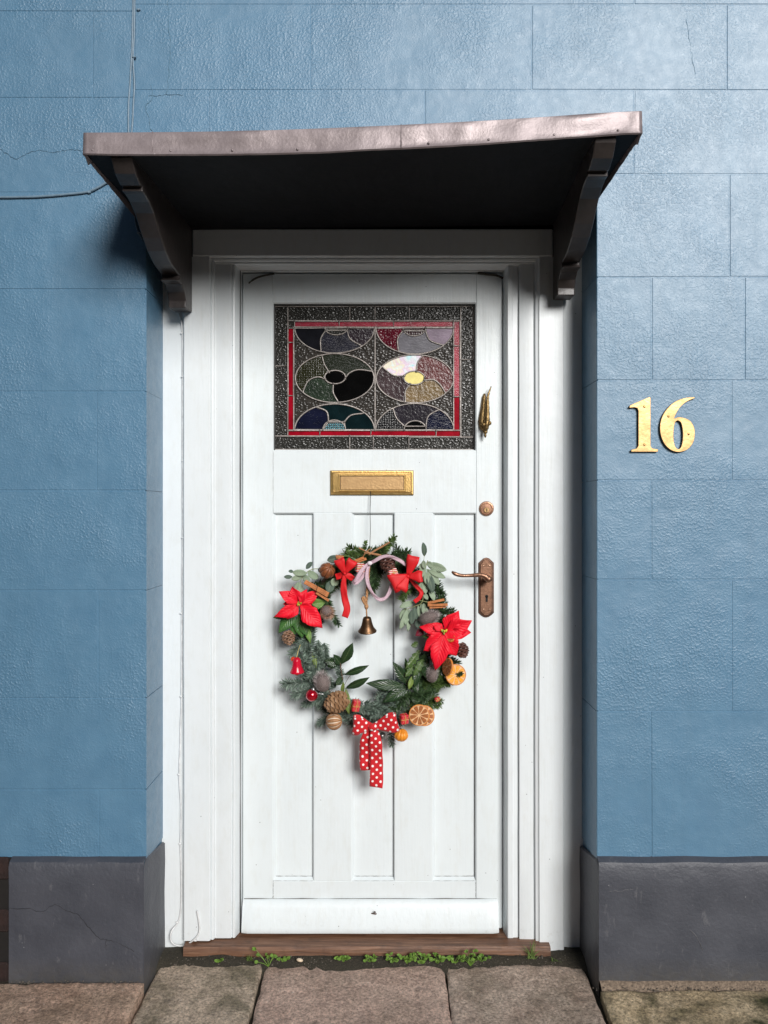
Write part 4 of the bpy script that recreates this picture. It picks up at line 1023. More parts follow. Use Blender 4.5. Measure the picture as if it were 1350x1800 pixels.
# body of the ring
random.seed(21)
for i in range(84):
    q = i*2*math.pi/84 + rnd(-.05,.05); rr_ = rnd(-20, 24)
    cx, cy = 655 + (118+rr_)*math.cos(q), 1120 - (133+rr_)*math.sin(q); s_ = 1 if random.random() < .5 else -1
    tx, ty = -math.sin(q)*s_, -math.cos(q)*s_; ja = rnd(-.5,.5); tx, ty = tx*math.cos(ja)-ty*math.sin(ja), tx*math.sin(ja)+ty*math.cos(ja)
    l_ = rnd(34, 52); fr = FIRF if (math.pi*.93 < q < math.pi*1.62) else FIRD
    sprig(cx - tx*l_*.5, cy - ty*l_*.5, cx + tx*l_*.5, cy + ty*l_*.5, 23, fr, rnd(-.018,.004), rnd(-.012,.016))
for a in ((660,990,693,944,22,FIRL,.0,.02), (655,992,672,962,22,FIRD,0,.01), (680,985,720,968,20,FIRD,0,.01), (650,982,612,962,26,FIRL,.0,.016), (640,975,643,952,13,FIRL,.0,.014), (640,988,606,972,24,FIRL,.01,.02), (668,1000,653,1040,26,FIRD,-.004,.008), (655,990,660,1030,26,FIRD,-.004,.008), (622,975,596,982,22,FIRD,0,.012),
          (545,1120,512,1150,26,FIRF,.01,.022), (560,1125,548,1170,27,FIRF,.012,.026), (575,1145,545,1190,27,FIRF,.008,.026), (570,1175,555,1140,26,FIRF,.01,.03), (560,1195,498,1202,30,FIRF,.008,.022), (570,1205,516,1222,28,FIRF,.004,.018), (590,1225,534,1238,24,FIRF,0,.012), (602,1240,560,1273,22,FIRF,-.006,.008), (600,1190,590,1160,22,FIRF,.0,.02),
          (575,1055,596,1098,20,FIRD,0,.014), (590,1015,562,1045,24,FIRD,0,.01), (612,1240,655,1250,24,FIRF,.01,.03), (640,1235,682,1252,26,FIRF,.01,.03), (660,1250,672,1212,22,FIRF,.0,.012), (690,1250,655,1258,24,FIRF,.01,.028), (700,1245,680,1215,22,FIRF,0,.012), (685,1270,688,1310,20,FIRF,-.01,.004),
          (700,1225,752,1218,26,FIRD,.008,.024), (720,1240,772,1240,24,FIRL,.006,.02), (735,1225,775,1232,24,FIRL,.008,.022), (740,1205,790,1200,26,FIRL,.006,.024), (760,1215,795,1175,24,FIRL,.006,.024), (745,1235,715,1255,26,FIRD,.004,.018), (790,1190,812,1183,13,FIRD,.03,.05), (765,1200,735,1238,26,FIRD,.01,.024),
          (755,1070,797,1075,26,FIRD,0,.018), (760,1085,790,1092,24,FIRD,0,.014), (765,1060,780,1048,18,FIRD,0,.012), (720,1030,706,1055,22,FIRL,.01,.026), (735,1050,760,1080,26,FIRD,0,.01), (705,985,690,975,22,FIRD,0,.012), (530,1130,498,1118,20,FIRD,-.01,.0), (780,1150,806,1166,22,FIRD,0,.012), (570,1130,572,1165,22,FIRF,.01,.02)):
    sprig(*a)
# eucalyptus
EUC = m_leaf('eucalyptus_leaf', (.19,.255,.165), (.30,.375,.265), (.36,.42,.30), .6, .3, .12); EUCD = m_leaf('eucalyptus_leaf_dark', (.06,.095,.075), (.105,.145,.110), (.2,.25,.18), .6, .3, .1)
BAY = m_leaf('bay_leaf', (.010,.026,.010), (.022,.050,.018), (.07,.11,.04), .26, .6, .12); BAYL = m_leaf('bay_leaf_pale', (.11,.17,.03), (.18,.25,.06), (.28,.33,.12), .35, .5, .2)
HOL = m_leaf('holly_leaf', (.030,.065,.016), (.065,.12,.030), (.20,.26,.09), .28, .6, .2)
def lf(name, mat, u0, v0, u1, v1, wpx, prof, d0=.02, d1=.03, roll=0, curl=.08, fold=.22, parent=wreath, wave=0, n=10):
    m = MB(); leaf(m, W(u0, v0, d0), W(u1, v1, d1), wpx/588., prof, curl, fold, roll, n, wave); return mk(name, m, mat, parent, smooth=True, recalc=False, solid=.0006)
def stem(pts, r=.0013, mat=TWIG, parent=wreath, d=.026, name='stem'):
    m = MB(); m.tube(spline([W(u, v, d) for u, v in pts], 5), r, 6); return mk(name, m, mat, parent, smooth=True)
GST = simple('eucalyptus_stem', (.26,.28,.12), .6)
stem([(565,1000),(548,1001),(533,1012),(526,1030),(523,1045)], .0011, GST); stem([(752,985),(748,1000),(745,1030),(742,1058),(728,1066),(712,1072)], .0012, GST, d=.03); stem([(745,985),(746,972)], .0006, GST); stem([(735,1055),(750,1058),(765,1062)], .001, GST, d=.03)
for a in ((540,1008,514,1006,12,EUC),(532,1012,512,1018,11,EUC),(541,1004,558,1018,13,EUC),(538,1000,549,988,9,EUCD),(516,1005,507,1004,6,EUCD),(514,1014,499,1014,7,EUCD),(532,1014,545,1020,12,EUC),(525,1022,517,1052,12,EUC),(528,1024,526,1058,13,EUC),(546,1008,560,1015,10,EUC),
          (592,1016,584,1030,16,EUC),(583,1020,577,1042,16,EUCD),(560,1005,572,995,12,EUCD),(575,985,596,980,14,EUCD),
          (746,978,743,953,10,EUCD),(750,992,785,1002,16,EUC),(752,1002,783,1016,11,EUC),(750,1000,772,1028,13,EUC),(748,996,735,1018,13,EUC),(748,1005,751,1028,10,EUC),(745,990,738,1000,10,EUC),(750,988,762,996,10,EUC),(744,985,747,1000,9,EUC),(753,1008,761,1042,14,EUCD),(746,1018,748,1044,11,EUC),(741,1024,736,1045,10,EUC),
          (735,1015,715,1032,9,EUCD),(730,1022,712,1036,8,EUCD),(726,1010,700,1036,8,EUCD),(755,1034,763,1056,11,EUC),(744,1042,752,1054,8,EUC),(728,1058,702,1068,11,EUC),(716,1070,702,1106,12,EUC),(718,1072,712,1098,10,EUC),(720,1072,717,1110,9,EUC),(724,1072,724,1098,12,EUCD),(728,1066,732,1090,10,EUCD),(735,1064,738,1086,7,EUC),(744,1060,749,1088,11,EUC),(740,1062,744,1076,8,EUC),(756,1056,761,1070,8,EUC),(714,1068,704,1090,12,EUC),(732,1090,736,1104,10,EUCD)):
    lf('eucalyptus_leaf', a[5], *a[:5], 'euc', rnd(.022,.032), rnd(.026,.046), rnd(-.5,.5), rnd(-.04,.12), .15)
# bay sprigs inside the ring
stem([(604,1225),(603,1200),(600,1180),(598,1165)], .0016, TWIG, d=.022); stem([(604,1207),(612,1192),(618,1185)], .0007, TWIG, d=.02)
for a in ((600,1167,620,1129,19,BAY,.30),(605,1186,649,1169,13,BAY,.1),(607,1210,650,1190,14,BAY,.1),(598,1166,570,1160,19,BAY,0),(600,1170,586,1150,14,BAY,.3),(590,1165,575,1172,14,BAY,0),(603,1190,590,1205,13,BAY,0),(601,1218,604,1198,7,BAYL,0),
          (715,1207,643,1201,20,BAY,.2),(720,1205,690,1163,19,BAY,.1),(722,1205,672,1235,20,BAY,.2),(735,1162,728,1208,17,BAY,-.2),(725,1190,735,1220,15,BAY,0),(718,1192,712,1156,10,BAY,.2),(745,1150,750,1195,18,BAY,0),(740,1145,758,1140,16,BAY,0),(742,1165,747,1148,14,BAY,0),(728,1190,750,1170,14,BAY,.1),(550,1140,556,1175,9,BAYL,0)):
    lf('bay_leaf', a[5], *a[:5], 'laurel', .018, rnd(.026,.04), a[6], .07, .25, wave=.02)
lf('bay_leaf', BAYL, 608, 1210, 614, 1256, 14, 'laurel', .034, .040, .25, .05, .3)
lf('bay_leaf', BAYL, 724, 1188, 718, 1212, 10, 'laurel', .034, .04, -.3)
for a in ((738,1142,712,1176,18),(728,1168,712,1190,15),(735,1130,722,1135,14),(745,1155,726,1190,15)): lf('holly_leaf', HOL, *a, 'holly', .026, .038, rnd(-.3,.3), .06, .3, n=22)

# ---- decorations wired to the wreath: each a thing of its own
RED = m_leaf('poinsettia_bract', (.60,.003,.012), (.78,.006,.026), (.72,.03,.05), .5, .35, .08, .0006); PGREEN = m_leaf('poinsettia_leaf', (.022,.080,.016), (.05,.14,.032), (.15,.26,.08), .42, .45, .3)
PGREENL = m_leaf('poinsettia_leaf_light', (.10,.22,.04), (.17,.31,.07), (.3,.42,.16), .45, .45, .4)
STAM = simple('stamen_yellow', (.62,.50,.05), .5); BERRY = simple('stamen_green', (.20,.30,.05), .4)
def poinsettia(cu, cv, bracts, leaves, label, d=.05, big=False):
    root = thing('poinsettia', W(cu, cv, d), label, 'poinsettia', 'poinsettias on the wreath')
    for i, (u, v, wpx, roll) in enumerate(bracts):
        lf('bract', RED, cu + (u-cu)*.05, cv + (v-cv)*.05, u, v, wpx, 'bract', d - .001 + .0015*i, d + rnd(-.010, .014), roll, .11, .28, root, .06, 14)
    for (u0, v0, u, v, wpx, mt) in leaves: lf('leaf', mt, u0, v0, u, v, wpx, 'bract', d-.018, d-.02+rnd(0,.008), rnd(-.2,.2), .06, .25, root, .03, 14)
    m = MB(); m2 = MB()
    for i in range(11 if big else 7):
        q = rnd(0, 6.28); r_ = rnd(.001, .009 if big else .006); p = W(cu, cv, d+.016) + V((math.cos(q)*r_, rnd(-.003,.002), math.sin(q)*r_)); (m if i % 2 else m2).ball(p, .0026 if big else .0019, None, .0034 if big else .0026, 8, 6)
    for i in range(10): q = rnd(0, 6.28); r_ = rnd(.003, .010 if big else .008); m.tube([W(cu, cv, d+.012), W(cu, cv, d+.02) + V((math.cos(q)*r_, 0, math.sin(q)*r_))], .0005, 4)
    mk('stamens', m, STAM, root, smooth=True); mk('stamen_buds', m2, BERRY, root, smooth=True)
poinsettia(526, 1061, ((560,1038,24,.2),(514,1030,28,-.2),(541,1044,20,.4),(490,1040,24,.3),(481,1084,22,-.3),(498,1062,20,.2),(505,1088,22,.2),(567,1104,34,-.1),(553,1072,22,.3),(540,1036,16,-.3)),
           ((520,1075,490,1113,26,PGREEN),(512,1078,480,1086,14,PGREEN),(525,1080,531,1122,26,PGREEN),(530,1085,512,1118,22,PGREEN),(548,1062,573,1058,20,PGREENL),(535,1080,548,1108,22,PGREEN),(540,1100,546,1131,12,PGREENL),(528,1090,540,1118,18,PGREEN)), 'red poinsettia on the upper left of the wreath')
poinsettia(781, 1110, ((806,1073,34,.1),(829,1090,36,.2),(828,1112,30,-.2),(737,1102,22,.2),(750,1116,20,-.3),(744,1144,32,-.2),(802,1153,36,.2),(765,1178,34,.1),(778,1150,28,.4),(760,1095,16,.2)),
           ((775,1120,742,1118,18,PGREEN),(790,1130,758,1150,20,PGREEN),(770,1115,748,1098,14,PGREEN)), 'larger red poinsettia on the right of the wreath', .055, True)
lf('bract', simple('dark_red_bract', (.16,.004,.02), .5), 745, 1105, 730, 1118, 14, 'bract', .03, .034, 0, .1, .3, bpy.data.objects['poinsettia.001'])

# ribbons
VEL = simple('red_velvet', (.62,.006,.010), .62, var=.12, vscale=40, sheen=.5, bump=.0004, bscale=500); VELD = VEL
DOTS = m_dots()
def ribbon(m, pts, wdirs, widths, v0=0.0):
    rows = []; uvs = []; s_ = v0
    for i, p in enumerate(pts):
        if i: s_ += (pts[i]-pts[i-1]).length
        wd = V(wdirs[i] if isinstance(wdirs, list) else wdirs); w_ = widths[i] if isinstance(widths, list) else widths
        nn_ = wd.cross(pts[min(i+1, len(pts)-1)]-pts[max(i-1,0)]); nn_ = nn_.normalized() if nn_.length > 1e-9 else V((0,-1,0))
        r = []; u_ = []
        for q in (-1,-.6,-.2,.2,.6,1): r.append(p + wd*(w_/2*q) + nn_*(.0010*math.sin(q*3+i*.5))); u_.append((q*w_/2 + .5, s_))
        rows.append(r); uvs.append(u_)
    m.grid(rows, uvs)
def loop_(knot, d, L, Wd, h, pinch=.35, n=22, twist=0):
    d = V(d).normalized(); wv = d.cross(V((0,-1,0))).normalized(); nf = V((0,-1,0)); m = MB(); pts = []; ws = []; wd = []
    for i in range(n+1):
        t = i/n; a = math.pi*2*t; r_ = math.sin(math.pi*t)
        pts.append(knot + d*L*(r_**.8) + nf*(h*math.sin(a)*-1*(-1)*(.5+.5*r_)) + nf*.004)
        ws.append(Wd*(pinch + (1-pinch)*min(1, r_*1.5))); q = twist*r_; wd.append((wv*math.cos(q) + nf*math.sin(q)))
    ribbon(m, pts, wd, ws, rnd(0,.02)); return m
def tail(knot, pix, Wd, d0=.05, pinch=.5, side=None, wob=.003, vcut=0):
    pts = spline([knot] + [W(u, v, d) for u, v, d in pix], 6); n = len(pts); m = MB(); wd = []; ws = []
    for i, p in enumerate(pts):
        t = (pts[min(i+1, n-1)] - pts[max(i-1, 0)]).normalized(); s_ = t.cross(V((0,-1,0))).normalized()
        q = .35*math.sin(i*.45); wd.append((s_*math.cos(q) + V((0,-1,0))*math.sin(q)).normalized()); ws.append(Wd*(pinch + (1-pinch)*min(1, i/n*3)))
    ribbon(m, pts, wd, ws); return m
def knot_(m, c, rx, rz):
    rows = []; m.ball(c, rx, rx*.8, rz, 14, 10)
    for p in range(len(m.v)): m.uv[p] = (m.v[p].x*1.0+.5, m.v[p].z)
# red velvet bow, left
k0 = W(606, 1008, .062); b1 = thing('velvet_bow', k0, 'red velvet bow with one long tail at the top left of the wreath', 'bow', 'red velvet bows')
for d, L, wd, tw in (((-.42,0,1), .046, .030, .2), ((.6,0,.95), .046, .030, -.2)): mk('loop', loop_(k0, d, L, wd, .012, .3, twist=tw), VEL, b1, smooth=True, recalc=False, solid=.001)
mk('tail', tail(k0, [(604,1030,.058),(606,1052,.054),(610,1070,.052),(606,1085,.050)], .020), VEL, b1, smooth=True, recalc=False, solid=.001)
mk('tail', tail(k0, [(598,1012,.056),(590,1014,.05)], .018), VEL, b1, smooth=True, recalc=False, solid=.001); mk('tail', tail(k0, [(614,1013,.056),(621,1018,.05)], .018), VEL, b1, smooth=True, recalc=False, solid=.001)
m = MB(); m.ball(k0 + V((0,-.004,0)), .0045, .004, .0042); mk('knot', m, VEL, b1, smooth=True)
k0 = W(717, 1013, .064); b2 = thing('velvet_bow', k0, 'larger red velvet bow with wide loops at the top right of the wreath', 'bow', 'red velvet bows')
for d, L, wd, tw in (((.28,0,1), .062, .036, .2), ((-.85,0,-.40), .054, .056, .1), ((.95,0,-.0), .042, .034, .5), ((-.45,0,-.9), .046, .034, .3)): mk('loop', loop_(k0, d, L, wd, .013, .3, twist=tw), VEL, b2, smooth=True, recalc=False, solid=.001)
mk('tail', tail(k0, [(728,1026,.054),(740,1040,.054),(738,1050,.054),(728,1058,.052)], .012), VEL, b2, smooth=True, recalc=False, solid=.001)
m = MB(); m.ball(k0 + V((0,-.004,0)), .005, .004, .005); mk('knot', m, VEL, b2, smooth=True)
# polka dot bow
k0 = W(655, 1277, .060); b3 = thing('polka_dot_bow', k0, 'red and white polka dot bow at the bottom of the wreath', 'bow')
for d, L, wd, tw in (((-1,0,.12), .058, .058, .25), ((1,0,.22), .074, .056, -.2)): mk('loop', loop_(k0, d, L, wd, .016, .3, twist=tw), DOTS, b3, smooth=True, recalc=False, solid=.001)
mk('tail', tail(k0 + V((-.004,.006,0)), [(645,1300,.050),(644,1325,.046),(645,1345,.044),(646,1354,.044)], .042, pinch=.6), DOTS, b3, smooth=True, recalc=False, solid=.001)
mk('tail', tail(k0 + V((.004,-.004,0)), [(660,1300,.062),(661,1330,.056),(662,1360,.052),(661,1384,.050)], .040, pinch=.45), DOTS, b3, smooth=True, recalc=False, solid=.001)
m = MB(); knot_(m, k0 + V((0,-.008,0)), .013, .011); mk('knot', m, DOTS, b3, smooth=True)
# gingham ribbon
GING = N('pink_gingham'); ck = GING.n('TexChecker'); ck.inputs['Scale'].default_value = 620; GING.l(GING.uvc(), ck.inputs['Vector']); ck.inputs['Color1'].default_value = (.36,.12,.20,1); ck.inputs['Color2'].default_value = (.74,.66,.70,1)
GING.val('Base Color', ck.outputs[0]); GING.val('Roughness', .7); GING = GING.m
k0 = W(650, 990, .062); b4 = thing('gingham_ribbon', k0, 'narrow pink and white checked ribbon looped at the top of the wreath', 'ribbon')
def rib2(pix, wd_, nm='loop'):
    pts = spline([W(*p) for p in pix], 6); n = len(pts); m = MB(); wl = []
    for i in range(n):
        t = (pts[min(i+1, n-1)]-pts[max(i-1,0)]).normalized(); s_ = t.cross(V((0,-1,0))).normalized(); q = .5*math.sin(i*.22+1); wl.append((s_*math.cos(q)+V((0,-1,0))*math.sin(q)).normalized())
    ribbon(m, pts, wl, wd_); mk(nm, m, GING, b4, smooth=True, recalc=False, solid=.0006)
rib2(((650,990,.062),(638,1000,.070),(629,1014,.072),(622,1024,.068),(628,1023,.058),(638,1012,.056),(648,994,.058)), .0115)
rib2(((650,990,.062),(660,985,.070),(672,979,.074),(688,979,.072),(702,985,.068),(714,993,.062)), .0105)
rib2(((648,994,.060),(645,1012,.064),(648,1030,.064),(656,1045,.062),(668,1054,.060),(678,1050,.058),(685,1040,.056),(688,1026,.054)), .0105)
m = MB(); m.ball(k0 + V((0,-.004,0)), .0075, .006, .0065); mk('knot', m, GING, b4, smooth=True)
# hanging wire
wr = [P(651, 862, YD-.006), P(651.5, 872, YD-.012), P(650.5, 900, YD-.014), P(651, 930, YD-.018), P(650, 960, YD-.03), P(649.5, 985, YD-.045)]
m = MB(); m.tube(spline(wr, 6), .0009, 6); tag(mk('hanging_wire', m, simple('dark_wire', (.03,.028,.025), .5, .5), None, smooth=True), 'thin dark wire holding the wreath from the letter plate', 'wire')
# brass bell on twine
TWINE = simple('jute_twine', (.42,.22,.10), .85, var=.35, vscale=250, bump=.0015, bscale=300)
bell = thing('brass_bell', W(645, 1100, .045), 'small bronze bell hanging on twine in the middle of the wreath', 'bell')
for ph in (0, 2.1, 4.2):
    m = MB(); m.tube([W(lerp(649, 643.5, i/30), lerp(992, 1064, i/30), .05) + V((math.cos(i*.9+ph)*.0022, math.sin(i*.9+ph)*.0022, 0)) for i in range(31)], .0021, 6); mk('twine', m, TWINE, bell, smooth=True)
m = MB(); m.ball(W(644, 1066, .05), .0062, .006, .009); m.tube(spline([W(643,1064,.052), W(639,1058,.056), W(637,1052,.056), W(640,1050,.056), W(642,1058,.054)], 4), .0035, 6); m.tube([W(644,1070,.05), W(645,1086,.047)], .0022, 6); mk('knot', m, TWINE, bell, smooth=True)
bo = W(645, 1085, .045); bax = V((.02, .22, -1)).normalized()
m = MB(); m.lathe(bo, bax, [(.0005,-.002),(.006,-.0015),(.011,.001),(.0130,.006),(.0145,.014),(.0170,.024),(.0205,.033),(.0255,.0395),(.0278,.0425),(.0275,.0440),(.0250,.0420),(.0195,.034),(.0155,.024),(.013,.012),(.010,.005),(.0005,.003)], 28); mk('body', m, BELLM, bell, smooth=True)
m = MB(); m.ball(bo + bax*.034, .006); m.tube([bo + bax*.004, bo + bax*.034], .0012, 5); mk('clapper', m, BRASS, bell, smooth=True)

# pine cones
def cone(cu, cv, L, Rw, axis, matS, label, d=.05, n=70, open_=1.0):
    root = thing('pine_cone', W(cu, cv, d), label, 'pine cone', 'pine cones on the wreath'); ax = V(axis).normalized(); a = ax.cross(V((.3,.8,.2))).normalized(); b = ax.cross(a); c = W(cu, cv, d)
    m = MB(); m.lathe(c, ax, [(.001,-L*.5),(Rw*.55,-L*.35),(Rw*.62,-L*.1),(Rw*.45,L*.25),(.001,L*.47)], 12); mk('core', m, simple('cone_core', (.012,.006,.004), .8), root, smooth=True)
    m = MB()
    for i in range(n):
        f = (i+.5)/n; q = i*2.39996; h = lerp(-L*.46, L*.46, f); prof = math.sin(math.pi*min(1, max(0, .14+f*.80)))**.7
        rd = a*math.cos(q) + b*math.sin(q); tg = ax.cross(rd); r1 = Rw*prof; lean = lerp(-.25, .9, f)*open_
        base = c + ax*(h - Rw*.10) + rd*r1*.35; tip = c + ax*(h + Rw*.25*lean) + rd*r1; ww = Rw*.33*(.6+.6*prof); th = Rw*.20
        dr = (tip-base).normalized(); up = dr.cross(tg).normalized()
        m.add([base - tg*ww*.4, base + tg*ww*.4, tip - dr*ww*.5 - tg*ww + up*th*.6, tip - dr*ww*.5 + tg*ww + up*th*.6, tip - tg*ww*.55, tip + tg*ww*.55, tip - dr*ww*.5 - tg*ww - up*th*.6, tip - dr*ww*.5 + tg*ww - up*th*.6, tip + up*th*.5 + dr*ww*.18],
              [(0,1,3,2),(2,3,8),(2,8,4),(3,5,8),(4,8,5),(0,6,7,1),(6,4,5,7),(0,2,4,6),(1,7,5,3)])
    mk('scales', m, matS, root)
def m_cone(name, a, b_):
    k = N(name); r = k.n('NewGeometry').outputs['Random Per Island']; k.val('Base Color', k.mix(k.noise(k.obj(), 140, 3), k.ramp(r, [(0, a), (1, b_)]), a)); k.val('Roughness', .5); return k.m
CON1 = m_cone('cone_scale_tan', (.22,.115,.055), (.50,.31,.17)); CON2 = m_cone('cone_scale_dark', (.07,.025,.018), (.20,.09,.062)); CON3 = m_cone('cone_scale_brown', (.22,.12,.07), (.40,.25,.16))
cone(592, 1234, .066, .032, (-.85,-.15,-.38), CON1, 'large tan pine cone at the lower left of the wreath', .055, 58); cone(507, 1121, .036, .020, (.25,-.45,-.9), CON3, 'small brown pine cone below the left poinsettia', .045, 42)
cone(681, 990, .048, .023, (.3,-.35,-.9), CON2, 'dark pine cone at the top of the wreath', .05, 50); cone(812, 1143, .040, .021, (.2,-.35,-.9), CON2, 'dark pine cone beside the right poinsettia', .05, 46)
# teasel heads
TEAS = m_needle('teasel_grey', (.22,.18,.175), (.44,.38,.37)); TEASB = m_needle('teasel_brown', (.24,.12,.08), (.46,.28,.19)); TCOR = simple('teasel_core', (.19,.15,.14), .9)
def teasel(cu, cv, L, Rw, axis, mat, label, d=.05, n=420):
    root = thing('teasel_head', W(cu, cv, d), label, 'teasel', 'teasel heads on the wreath'); ax = V(axis).normalized(); a = ax.cross(V((.1,.9,.2))).normalized(); b = ax.cross(a); c = W(cu, cv, d)
    m = MB(); m.lathe(c, ax, [(.001,-L*.46),(Rw*.62,-L*.34),(Rw*.82,-L*.05),(Rw*.66,L*.25),(.001,L*.46)], 14); mk('core', m, TCOR, root, smooth=True); m = MB()
    for i in range(n):
        f = (i+.5)/n; q = i*2.39996+rnd(-.1,.1); h = lerp(-.47, .47, f)*L; pr_ = math.sqrt(max(.02, 1-(2*f-1)**2)); rd = a*math.cos(q)+b*math.sin(q); p = c + ax*h + rd*Rw*.75*pr_
        e_ = p + (rd*.75 + ax*(.55 + (.6 if f > .85 else 0))).normalized()*Rw*rnd(.42,.70); tg = ax.cross(rd)*.0008; m.add([p-tg, p+tg, p+ax*.0006, e_], [(0,1,3),(1,2,3),(2,0,3)])
    mk('bristles', m, mat, root, recalc=False)
teasel(567, 1200, .060, .024, (-.15,-.2,.97), TEAS, 'oval grey teasel head at the lower left of the wreath', .062); teasel(574, 1075, .040, .020, (.6,-.5,-.5), TEASB, 'round brown teasel head beside the left poinsettia', .045)
teasel(753, 1086, .062, .022, (.85,-.2,.35), TEAS, 'wide grey teasel head above the right poinsettia', .048); teasel(760, 1186, .056, .017, (.1,-.3,.95), TEAS, 'slim grey teasel head below the right poinsettia', .036)
# cinnamon sticks
CIN = simple('cinnamon_bark', (.46,.17,.055), .65, var=.3, vscale=120, bump=.001, bscale=200)
def cinn(name, sticks, label, tie=None, d=.05, cat='cinnamon', r=.0036):
    root = thing(name, W(sticks[0][0], sticks[0][1], d), label, cat, 'cinnamon bundles on the wreath')
    for i, (u0, v0, u1, v1) in enumerate(sticks):
        a, b = W(u0, v0, d + .004*(i % 2)), W(u1, v1, d + .006*(i % 2)); m = MB(); t = (b-a).normalized(); s_ = t.cross(V((0,-1,0))).normalized()
        for sg in (-1, 1):                    # two rolled quills side by side
            c0, c1 = a + s_*sg*r*.48, b + s_*sg*r*.48; m.tube([c0, lerp(c0, c1, .5), c1], [r*.62, r*.58, r*.62], 9, cap=False); m.tube([c0, c1], r*.42, 8, cap=False)
            m.lathe(c0 + t*.002, t, [(r*.62,-.002),(r*.36,-.0025),(r*.2,0)], 8)
        mk('stick', m, CIN, root, smooth=True, angle=50)
    if tie: m = MB(); q = W(*tie, d+.012); m.tube([q + V((-.004,.004,-.012)), q + V((0,-.001,0)), q + V((.004,.004,.012))], .0007, 5); mk('tie', m, DARK, root)
cinn('cinnamon_bundle', ((537,1021,578,1044),(535,1024,576,1048),(556,1042,578,1056)), 'bundle of three cinnamon sticks above the left poinsettia', (557,1035), .056)
cinn('cinnamon_bundle', ((752,1060,781,1054),(752,1064,787,1063),(755,1068,784,1066)), 'bundle of cinnamon sticks above the right poinsettia', None, .046)
cinn('cinnamon_bundle', ((626,988,644,982),(624,986,640,980)), 'short cinnamon sticks beside the top of the hanging twine', None, .046, r=.0036)
cinn('cinnamon_bundle', ((590,977,604,979),(591,980,604,982)), 'short cinnamon stick ends behind the left velvet bow', None, .030, r=.003)
TW2 = simple('orange_brown_twig', (.36,.17,.075), .65, var=.3, vscale=90, bump=.001)
tw = thing('twigs', W(655, 975, .05), 'crossed orange brown twigs at the top of the wreath', 'twigs')
for pts, r_ in ((((648,975),(662,966),(673,960),(685,953)),.0030), (((631,963),(645,970),(656,974),(668,976)),.0024), (((640,972),(655,973),(670,976)),.0022), (((638,978),(646,968),(653,964)),.0012)):
    m = MB(); q = spline([W(u, v, .05+rnd(0,.006)) for u, v in pts], 4); m.tube(q, [r_*rnd(.85,1.2) for _ in q], 8); mk('twig', m, TW2, tw, smooth=True)
# dried oranges
def slit_orange(cu, cv, r, axis, matS, matC, label, n=9, d=.05, gap=.17, squash=.95, ref=None):
    root = thing('dried_orange', W(cu, cv, d), label, 'dried fruit', 'whole dried oranges on the wreath'); c = W(cu, cv, d); ax = V(axis).normalized(); a = ax.cross(V((.2,.9,.1))).normalized(); b = ax.cross(a)
    m = MB(); m.lathe(c, ax, [(.0005,-r*.90*squash)] + [(r*.93*math.sin(math.pi*i/10), -r*.93*squash*math.cos(math.pi*i/10)) for i in range(1,10)] + [(.0005,r*.9*squash)], 24); mk('pith', m, matC, root, smooth=True)
    for k in range(n):
        m = MB(); q0 = k*2*math.pi/n; dq = 2*math.pi/n*(1-gap); rows = []
        for i in range(11):
            th = math.pi*(.03+.94*i/10); pin = 1 if .12 < i/10 < .88 else 1.06; rows.append([])
            for j in range(5):
                q = q0 + dq*(j/4-.5) ; bul = 1.0 + .035*math.sin(math.pi*j/4) - (.05 if j in (0,4) else 0)
                rows[-1].append(c + ax*(-r*squash*math.cos(th)*bul) + (a*math.cos(q)+b*math.sin(q))*r*math.sin(th)*bul)
        m.grid(rows); mk('peel', m, matS, root, smooth=True, recalc=False)
PEELB = simple('peel_brown', (.34,.17,.075), .55, var=.25, vscale=120, bump=.001); PITH = simple('pale_pith', (.72,.60,.46), .8); PEELD = simple('peel_dark_brown', (.22,.070,.025), .4, var=.3, vscale=90, bump=.001, bscale=120); SLITD = simple('dark_slit', (.05,.022,.012), .8)
slit_orange(587, 1268, .0245, (1,-.05,.12), PEELB, PITH, 'striped tan dried orange with pale slits at the lower left of the wreath', 11, .048, .22)
slit_orange(575, 1003, .0235, (.45,-.75,.5), PEELD, SLITD, 'dark brown slit dried orange at the upper left of the wreath', 8, .05, .10)
PEELO = simple('peel_orange', (.78,.27,.02), .38, var=.2, vscale=80, bump=.0012, bscale=150)
slit_orange(705, 1292, .0205, (.1,-.2,1), PEELO, PEELO, 'small bright orange mandarin at the bottom of the wreath', 10, .046, .03, .88)
m = MB(); q = W(703, 1281, .05); m.ball(q, .005, .005, .002, 8, 5); mk('stalk', m, TWIG, bpy.data.objects['dried_orange.002'], smooth=True)
PITHO = simple('slice_pith', (.74,.46,.24), .6)
